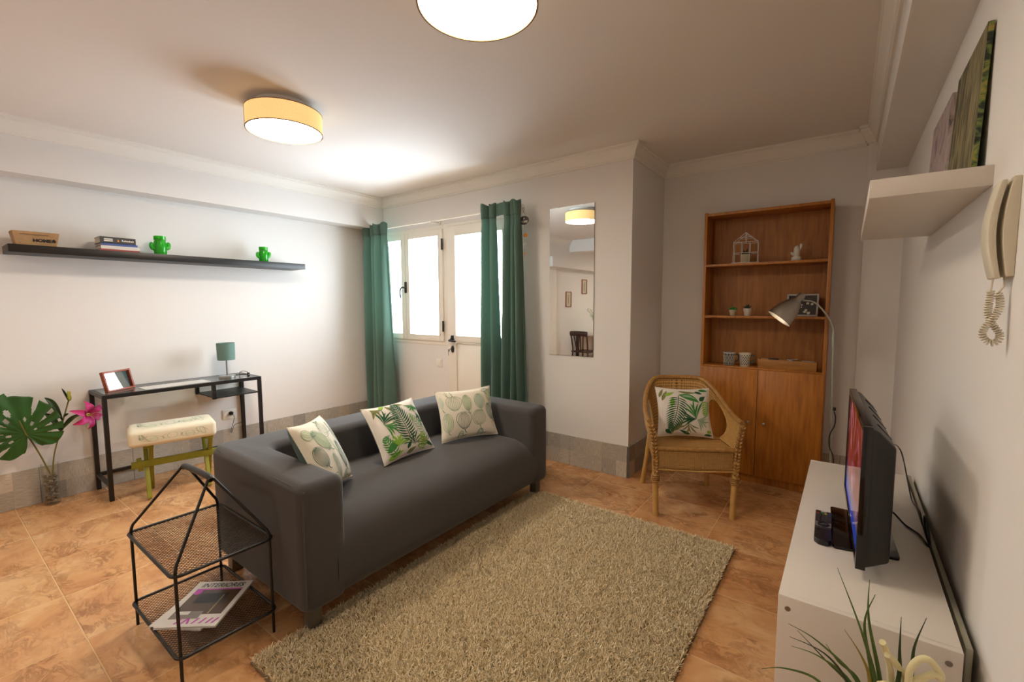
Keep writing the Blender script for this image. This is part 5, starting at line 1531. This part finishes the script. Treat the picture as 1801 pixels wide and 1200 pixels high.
tag(bl, 'long white paper sheet lying flat on the glass desk', 'paper')
cloth('shade_sage', '#6f8f86', '#7f9f96', 500, trans=.25)
plain('base_silver', '#b5b3ac', .3, .8)
DL = thing('table_lamp', 'small table lamp with sage green drum shade on the glass desk', 'lamp', (-4.26, 1.625, DZ))
MB().lathe([(0, 0), (.062, 0), (.063, .004), (.062, .016), (.012, .018), (0, .018)], 36).build('base', 'base_silver', DL, smooth=40)
MB().cyl((0, 0, .016), (0, 0, .20), .0055, n=12).build('stem', 'steel_dark', DL, smooth=60)
MB().shell([(.066, .150), (.069, .295), (.0675, .295), (.0645, .150)], 40).build('shade', 'shade_sage', DL, smooth=40)
MB().tube([(-.066, 0, .285), (0, 0, .278), (.066, 0, .285)], .0015, 5).tube([(0, -.066, .285), (0, 0, .278), (0, .066, .285)], .0015, 5).build('shade_ring', 'steel_dark', DL)
gl = MB().tube(catmull([(-4.31, 1.745, DZ + .003), (-4.29, 1.735, DZ + .02), (-4.27, 1.755, DZ + .036), (-4.26, 1.785, DZ + .026), (-4.27, 1.80, DZ + .006), (-4.30, 1.79, DZ + .003), (-4.32, 1.76, DZ + .003), (-4.33, 1.70, DZ + .003), (-4.30, 1.66, DZ + .003)], 6), .0026, 6).box((-4.265, 1.798, DZ + .012), (.014, .018, .012)).build('cable_coil', 'black_plastic', smooth=60)
tag(gl, 'small loop of black cable behind the table lamp', 'cable')
# socket and plug on the wall
sk = thing('wall_socket', 'white double wall socket below the desk with black plug', 'socket', (XL, 1.70, .385))
MB().box((.004, 0, 0), (.008, .115, .088)).build('cover_plate', 'frame_white', sk, bevel=.002)
for dy in (-.030, .028): MB().lathe([(0, 0), (.021, 0), (.021, .002), (0, .002)], 20, (.008, dy, 0), Matrix.Rotation(PI / 2, 3, 'Y')).build('socket_inset', 'trim_paint', sk, smooth=40)
pl = thing('power_plug', 'black plug with hanging cord in the wall socket', 'plug', (XL + .0105, 1.708, .392))
MB().lathe([(0, 0), (.018, 0), (.018, .012), (.010, .022), (0, .024)], 16, (0, 0, 0), Matrix.Rotation(PI / 2, 3, 'Y')).build('plug_body', 'black_plastic', pl, smooth=40)
MB().tube(catmull([(.016, .005, -.004), (.02, .018, -.03), (.014, .012, -.08), (.012, -.004, -.13), (.012, -.012, -.17), (.012, .0, -.165), (.012, .012, -.12), (.013, .040, -.10), (.012, .075, -.10), (.006, .088, -.06), (.004, .088, .08), (.004, .080, .20), (.012, .078, .33)], 6), .0022, 6).build('cord', 'black_plastic', pl, smooth=60)

# ================================================================ trestle stool with covered cushion
plain('stool_lime', '#7c7a14', .5, var=(12, '#8c8a1e'))
SL = thing('stool', 'lime green trestle stool with leaf patterned padded seat in front of the desk', 'stool', (-3.976, 1.135, 0), math.radians(-12))
for yy_ in (-.165, .190):
    MB().bar((.125, yy_, .012), (-.085, yy_, .385), .026, .036, (1, 0, 0)).build('leg', 'stool_lime', SL, bevel=.002)
    MB().bar((-.125, yy_ + .027, .012), (.085, yy_ + .027, .385), .026, .036, (1, 0, 0)).build('leg', 'stool_lime', SL, bevel=.002)
    MB().ab((-.11, yy_ - .014, .366), (.11, yy_ + .042, .388)).build('seat_rail', 'stool_lime', SL, bevel=.002)
MB().ab((.008, -.250, .215), (.034, .260, .262)).build('stretcher', 'stool_lime', SL, bevel=.002)
MB().bar((.021, -.198, .190), (.021, -.208, .285), .018, .030).build('wedge', 'stool_lime', SL, bevel=.002)
cloth('seat_cream', '#d9cfb2', '#e6dec6', 500)
sb = MB().ab((-.150, -.262, .388), (.150, .252, .505)).build('seat_cushion', 'seat_cream', SL, bevel=.030, seg=5)
class Flat(Pad):
    def __init__(s, o, ax, ay, n): s.o, s.ax, s.ay, s.n = Vector(o), Vector(ax), Vector(ay), Vector(n)
    def p(s, u, v, side=-1, off=0.0): return s.o + s.ax * u + s.ay * v + s.n * (off * .6)
class Holder: pass
def seat_print(pad, sc):
    W1, L1 = MB(), MB()
    for k, (cx, cy, rx, ry, rot) in enumerate(((-.62, -.1, .30, .55, 1.3), (-.05, .0, .45, .30, .1), (.45, -.15, .42, .30, -.1), (.82, .1, .2, .5, .5), (-.9, .4, .12, .3, .2))):
        c_, s_ = math.cos(rot), math.sin(rot)
        pts = [(cx + (rx * math.cos(a) * c_ - ry * math.sin(a) * s_) * .62, cy + 1.7 * (rx * math.cos(a) * s_ + ry * math.sin(a) * c_)) for a in np.linspace(0, 2 * PI, 21)]
        line(L1, pad, pts, .007)
        line(L1, pad, [(cx + (x - cx) * .5, y) for x, y in pts], .005)
        if k % 2 == 0: leaf_poly(W1, pad, (cx - rx * .4 * c_, cy - rx * s_), (cx + rx * .4 * c_, cy + rx * s_), .16, 0, 6, 1.0, .0012)
    for mb, m in ((W1, 'wash_green'), (L1, 'line_green')): tag(mb.build('leaf_print', m, sb), kind='stuff')
seat_print(Flat((.1504, -.005, .4465), (0, .205, 0), (0, 0, .036), (1, 0, 0)), 1)
seat_print(Flat((.0, -.005, .5054), (0, .205, 0), (-.10, 0, 0), (0, 0, 1)), 1)

# ================================================================ glass vase with monstera leaf and lily
VA = thing('glass_vase', 'clear glass vase of brown pebbles on the floor by the desk', 'vase', (-4.372, .530, 0))
MB().shell([(.0, .0), (.040, .0), (.042, .004), (.046, .285), (.0435, .285), (.0395, .012), (.0, .010)], 36).build('glass_body', 'clear_glass', VA, smooth=40)
plain('pebble_brown', '#5d5044', .7, var=(20, '#7a6a58'))
rr = random.Random(3); pb = MB()
for k in range(120):
    a, q, z = rr.uniform(0, 2 * PI), .031 * math.sqrt(rr.random()), rr.uniform(.018, .205)
    if k > 40: q = rr.uniform(.024, .032)
    M = Euler((rr.uniform(-.5, .5), rr.uniform(-.5, .5), rr.uniform(0, PI))).to_matrix()
    pb.sphere((q * math.cos(a), q * math.sin(a), z), (rr.uniform(.008, .013), rr.uniform(.006, .009), rr.uniform(.005, .007)), 7, 5, M)
tag(pb.build('pebbles', 'pebble_brown', VA, smooth=70), kind='stuff')

plain('monstera_green', '#1f4a16', .4, var=(9, '#2c5f20')); plain('stem_olive', '#6f6a2c', .5); plain('lily_leaf', '#2c3f22', .5, var=(12, '#3a5230'))
plain('lily_pink', '#c4287a', .5, var=(30, '#d9478f')); plain('lily_yellow', '#cfc05a', .5); plain('bud_green', '#a8ad48', .5)
MO = thing('monstera_leaf', 'large split monstera leaf standing in the glass vase', 'plant leaf', (-4.372, .530, .20))
att = Vector((-4.30, .428, .528)); axis_ = Vector((.0, -.066, .246)).normalized(); side_ = Vector((.10, .955, .27)); side_ = (side_ - axis_ * side_.dot(axis_)).normalized(); nrm_ = axis_.cross(side_)
slits = [(-118, .55), (-92, .50), (-66, .46), (-40, .42), (30, .55), (58, .48), (82, .50), (106, .55)]
def lr(th):
    d = abs(th)
    keys = [(0, .262), (20, .245), (45, .215), (75, .190), (105, .178), (135, .165), (158, .120), (172, .030), (180, .012)]
    r = .01
    for (a, ra), (b, rb) in zip(keys, keys[1:]):
        if a <= d <= b:
            k = (d - a) / (b - a); r = ra + (rb - ra) * (k * k * (3 - 2 * k)); break
    if th < 0: r *= 1.10
    return r
def leaf_pt(u, v):
    th = -180 + 360 * u; r = lr(th) * v
    a = math.radians(th)
    p = att + axis_ * (r * math.cos(a)) + side_ * (r * math.sin(a))
    return p + nrm_ * (.03 * (r / .25) ** 2 * math.cos(2 * a) + .004 * math.cos(a * 16) * v)
def leaf_keep(u, v):
    th = -180 + 360 * u
    for s_, depth in slits:
        if v > depth and abs(th - s_) < 3.0 * min(1, (v - depth) * 6) + .6: return False
    for s_, rv, dr, da in ((-25, .48, .07, 5), (-12, .60, .09, 5), (-75, .36, .07, 6), (40, .33, .06, 7), (-105, .40, .06, 6), (75, .26, .04, 7), (15, .40, .05, 4)):
        if ((th - s_) / da) ** 2 + ((v - rv) / dr) ** 2 < 1: return False
    return True
MB().grid(leaf_pt, 300, 26, keep=leaf_keep).build('leaf_blade', 'monstera_green', MO, smooth=80, world=True, solid=.0008)
MB().tube(catmull([(-4.372, .530, .21), (-4.35, .497, .33), (-4.32, .455, .46), tuple(att - nrm_ * .002), tuple(att + axis_ * .10 + nrm_ * .006)], 6), [.0045] * 19 + [.0038] * 5 + [.002], 8).build('stalk', 'stem_olive', MO, smooth=60, world=True)
LI = thing('lily_stem', 'artificial lily with bright pink bloom and yellow bud in the glass vase', 'flower', (-4.372, .530, .20))
sp0 = [(-4.365, .540, .205), (-4.355, .555, .34), (-4.34, .583, .465), (-4.33, .614, .59), (-4.33, .640, .69), (-4.33, .648, .712)]
MB().tube(catmull(sp0, 6), .0042, 8).build('stalk', 'stem_olive', LI, smooth=60, world=True)
MB().lathe([(0, 0), (.009, .006), (.013, .025), (.010, .05), (.004, .068), (0, .072)], 12, (-4.33, .652, .705), Matrix.Rotation(.1, 3, 'X')).build('bud', 'bud_green', LI, smooth=60, world=True)
MB().lathe([(0, 0), (.006, .004), (.005, .018), (0, .026)], 10, (-4.33, .657, .752), Matrix.Rotation(.1, 3, 'X')).build('bud_tip', 'lily_yellow', LI, smooth=60, world=True)
def lily_leaf(base, tip, w, bow):
    b, t_ = Vector(base), Vector(tip); d = (t_ - b); s_ = d.normalized().cross(Vector((1, 0, .1))).normalized()
    def fn(u, v):
        k = v; c = b + d * k + Vector((0, 0, bow * math.sin(PI * k)))
        return c + s_ * (2 * u - 1) * w * math.sin(PI * (.06 + .92 * k)) ** .9 + Vector((.010 * abs(2 * u - 1), 0, 0))
    MB().grid(fn, 4, 14).build('leaf', 'lily_leaf', LI, smooth=80, world=True, solid=.0006)
lily_leaf((-4.332, .606, .578), (-4.33, .530, .750), .017, .035)
lily_leaf((-4.338, .596, .50), (-4.325, .520, .645), .017, .03)
lily_leaf((-4.338, .597, .51), (-4.26, .690, .618), .014, .022)
lily_leaf((-4.33, .645, .70), (-4.33, .615, .80), .006, .012)
lily_leaf((-4.335, .612, .60), (-4.31, .635, .625), .008, .004)
MB().tube(catmull([(-4.338, .590, .49), (-4.30, .645, .575), (-4.25, .695, .614)], 6), .003, 6).build('side_stalk', 'stem_olive', LI, smooth=60, world=True)
fc = Vector((-4.235, .712, .612)); fdir = Vector((.90, .40, -.02)).normalized()
fx = fdir.cross(Vector((0, 0, 1))).normalized(); fy = fx.cross(fdir)
MB().tube([fc - fdir * .02, fc, fc + fdir * .022], [.004, .008, .012], 10).build('throat', 'lily_yellow', LI, smooth=60, world=True)
for k in range(6):
    a = 2 * PI * k / 6 + .45; rd = fx * math.cos(a) + fy * math.sin(a); tn = fdir.cross(rd); L_ = .095 if k % 2 == 0 else .085; wd = .021 if k % 2 == 0 else .026
    def pet(u, v):
        r = .010 + L_ * v; h = .012 + .050 * math.sin(1.9 * v + .1) - .055 * v * v * v
        s_ = (2 * u - 1)
        wv = wd * math.sin(PI * (.08 + .90 * v)) ** .8
        return fc + rd * r + fdir * (h - .008 * (1 - s_ * s_) + .004 * math.sin(9 * v) * s_) + tn * s_ * wv
    MB().grid(pet, 6, 12).build('petal', 'lily_pink', LI, smooth=80, world=True, solid=.0008)
for k in range(6):
    a = 2 * PI * k / 6; rd = fx * math.cos(a) + fy * math.sin(a)
    MB().tube(catmull([fc + fdir * .01, fc + fdir * .05 + rd * .008, fc + fdir * .085 + rd * .022], 4), .0011, 5).build('stamen', 'lily_yellow', LI, smooth=60, world=True)

# ================================================================ corner seen in the mirror
wood('dark_chair_wood', '#2a1710', '#432617', (6, 6, .8), .4, 8)
TB = thing('dining_table', 'white topped table with dark legs reflected in the mirror', 'table', (-4.0, -1.95, 0))
MB().ab((-.43, -.45, .72), (.43, .42, .75)).build('table_top', 'bench_white', TB, bevel=.003)
for sx in (-.40, .40):
    for sy in (-.42, .39): MB().ab((sx - .025, sy - .025, 0), (sx + .025, sy + .025, .72)).build('leg', 'black_metal', TB)
CH = thing('dining_chair', 'dark wooden chair with slatted back reflected in the mirror', 'chair', (-4.08, -1.28, 0), .1)
MB().ab((-.20, -.20, .43), (.20, .20, .455)).build('seat', 'dark_chair_wood', CH, bevel=.01)
for sx in (-.17, .17):
    MB().cyl((sx * 1.1, -.19, 0), (sx, -.17, .43), .016, n=10).build('leg', 'dark_chair_wood', CH, smooth=50)
    MB().tube(catmull([(sx * 1.12, .24, 0), (sx, .18, .43), (sx * 1.02, .20, .62), (sx * 1.05, .24, .80)], 4), .015, 10).build('leg', 'dark_chair_wood', CH, smooth=50)
MB().tube(catmull([(-.19, .235, .79), (0, .265, .80), (.19, .235, .79)], 6), .022, 8, flat=2.2).build('top_rail', 'dark_chair_wood', CH, smooth=50)
for sx in (-.09, -.03, .03, .09): MB().bar((sx * .7, .185, .455), (sx * 1.2, .245, .78), .024, .010, (0, 1, 0)).build('back_slat', 'dark_chair_wood', CH)
for k, (yy_, zz_) in enumerate(((-1.255, 1.45), (-1.915, 1.715))):
    t = thing('wall_picture', ('lower small framed plant print on the wall reflected in the mirror', 'upper small framed plant print on the wall reflected in the mirror')[k], 'picture', (XL, yy_, zz_), 0, 'small plant prints')
    for a, b in (((0, -.105, -.15), (.018, -.092, .15)), ((0, .092, -.15), (.018, .105, .15)), ((0, -.092, -.15), (.018, .092, -.137)), ((0, -.092, .137), (.018, .092, .15))): MB().ab(a, b).build('frame_bar', 'frame_red_wood', t)
    MB().ab((0, -.092, -.137), (.006, .092, .137)).build('print_sheet', 'photo_paper', t)
    m = MB()
    m.tube([(.0075, .0, -.10), (.0075, .01, 0), (.0075, -.01, .09)], .002, 4)
    for j in range(7):
        z = -.08 + j * .025
        for s_ in (-1, 1): m.tube([(.0075, 0, z), (.0075, s_ * .03, z + .02)], [.004, .001], 4)
    tag(m.build('plant_print', 'leaf_olive', t), kind='stuff')
FV = thing('flower_vase', 'dark vase with white blossom twigs on the table reflected in the mirror', 'vase', (-4.02, -1.72, .75))
MB().lathe([(0, 0), (.045, 0), (.06, .04), (.055, .09), (.035, .13), (.04, .145), (.032, .145), (.028, .12), (0, .11)], 24).build('vase_body', 'black_plastic', FV, smooth=40)
rr = random.Random(12); bl_ = MB()
for k in range(11):
    a, l_ = rr.uniform(0, 2 * PI), rr.uniform(.28, .55); d = Vector((math.cos(a) * .45, math.sin(a) * .45, 1)).normalized()
    P = catmull([(0, 0, .12), d * l_ * .5 + Vector((0, 0, .10)), d * l_ + Vector((.03 * math.cos(a), .03 * math.sin(a), .08))], 5)
    MB().tube(P, .003, 5).build('twig', 'stem_olive', FV)
    for q in P[4:]:
        for j in range(3): bl_.sphere(q + Vector((rr.uniform(-.03, .03), rr.uniform(-.03, .03), rr.uniform(-.02, .02))), rr.uniform(.007, .013), 6, 4)
tag(bl_.build('blossom', 'wash_green', FV, smooth=70), kind='stuff')
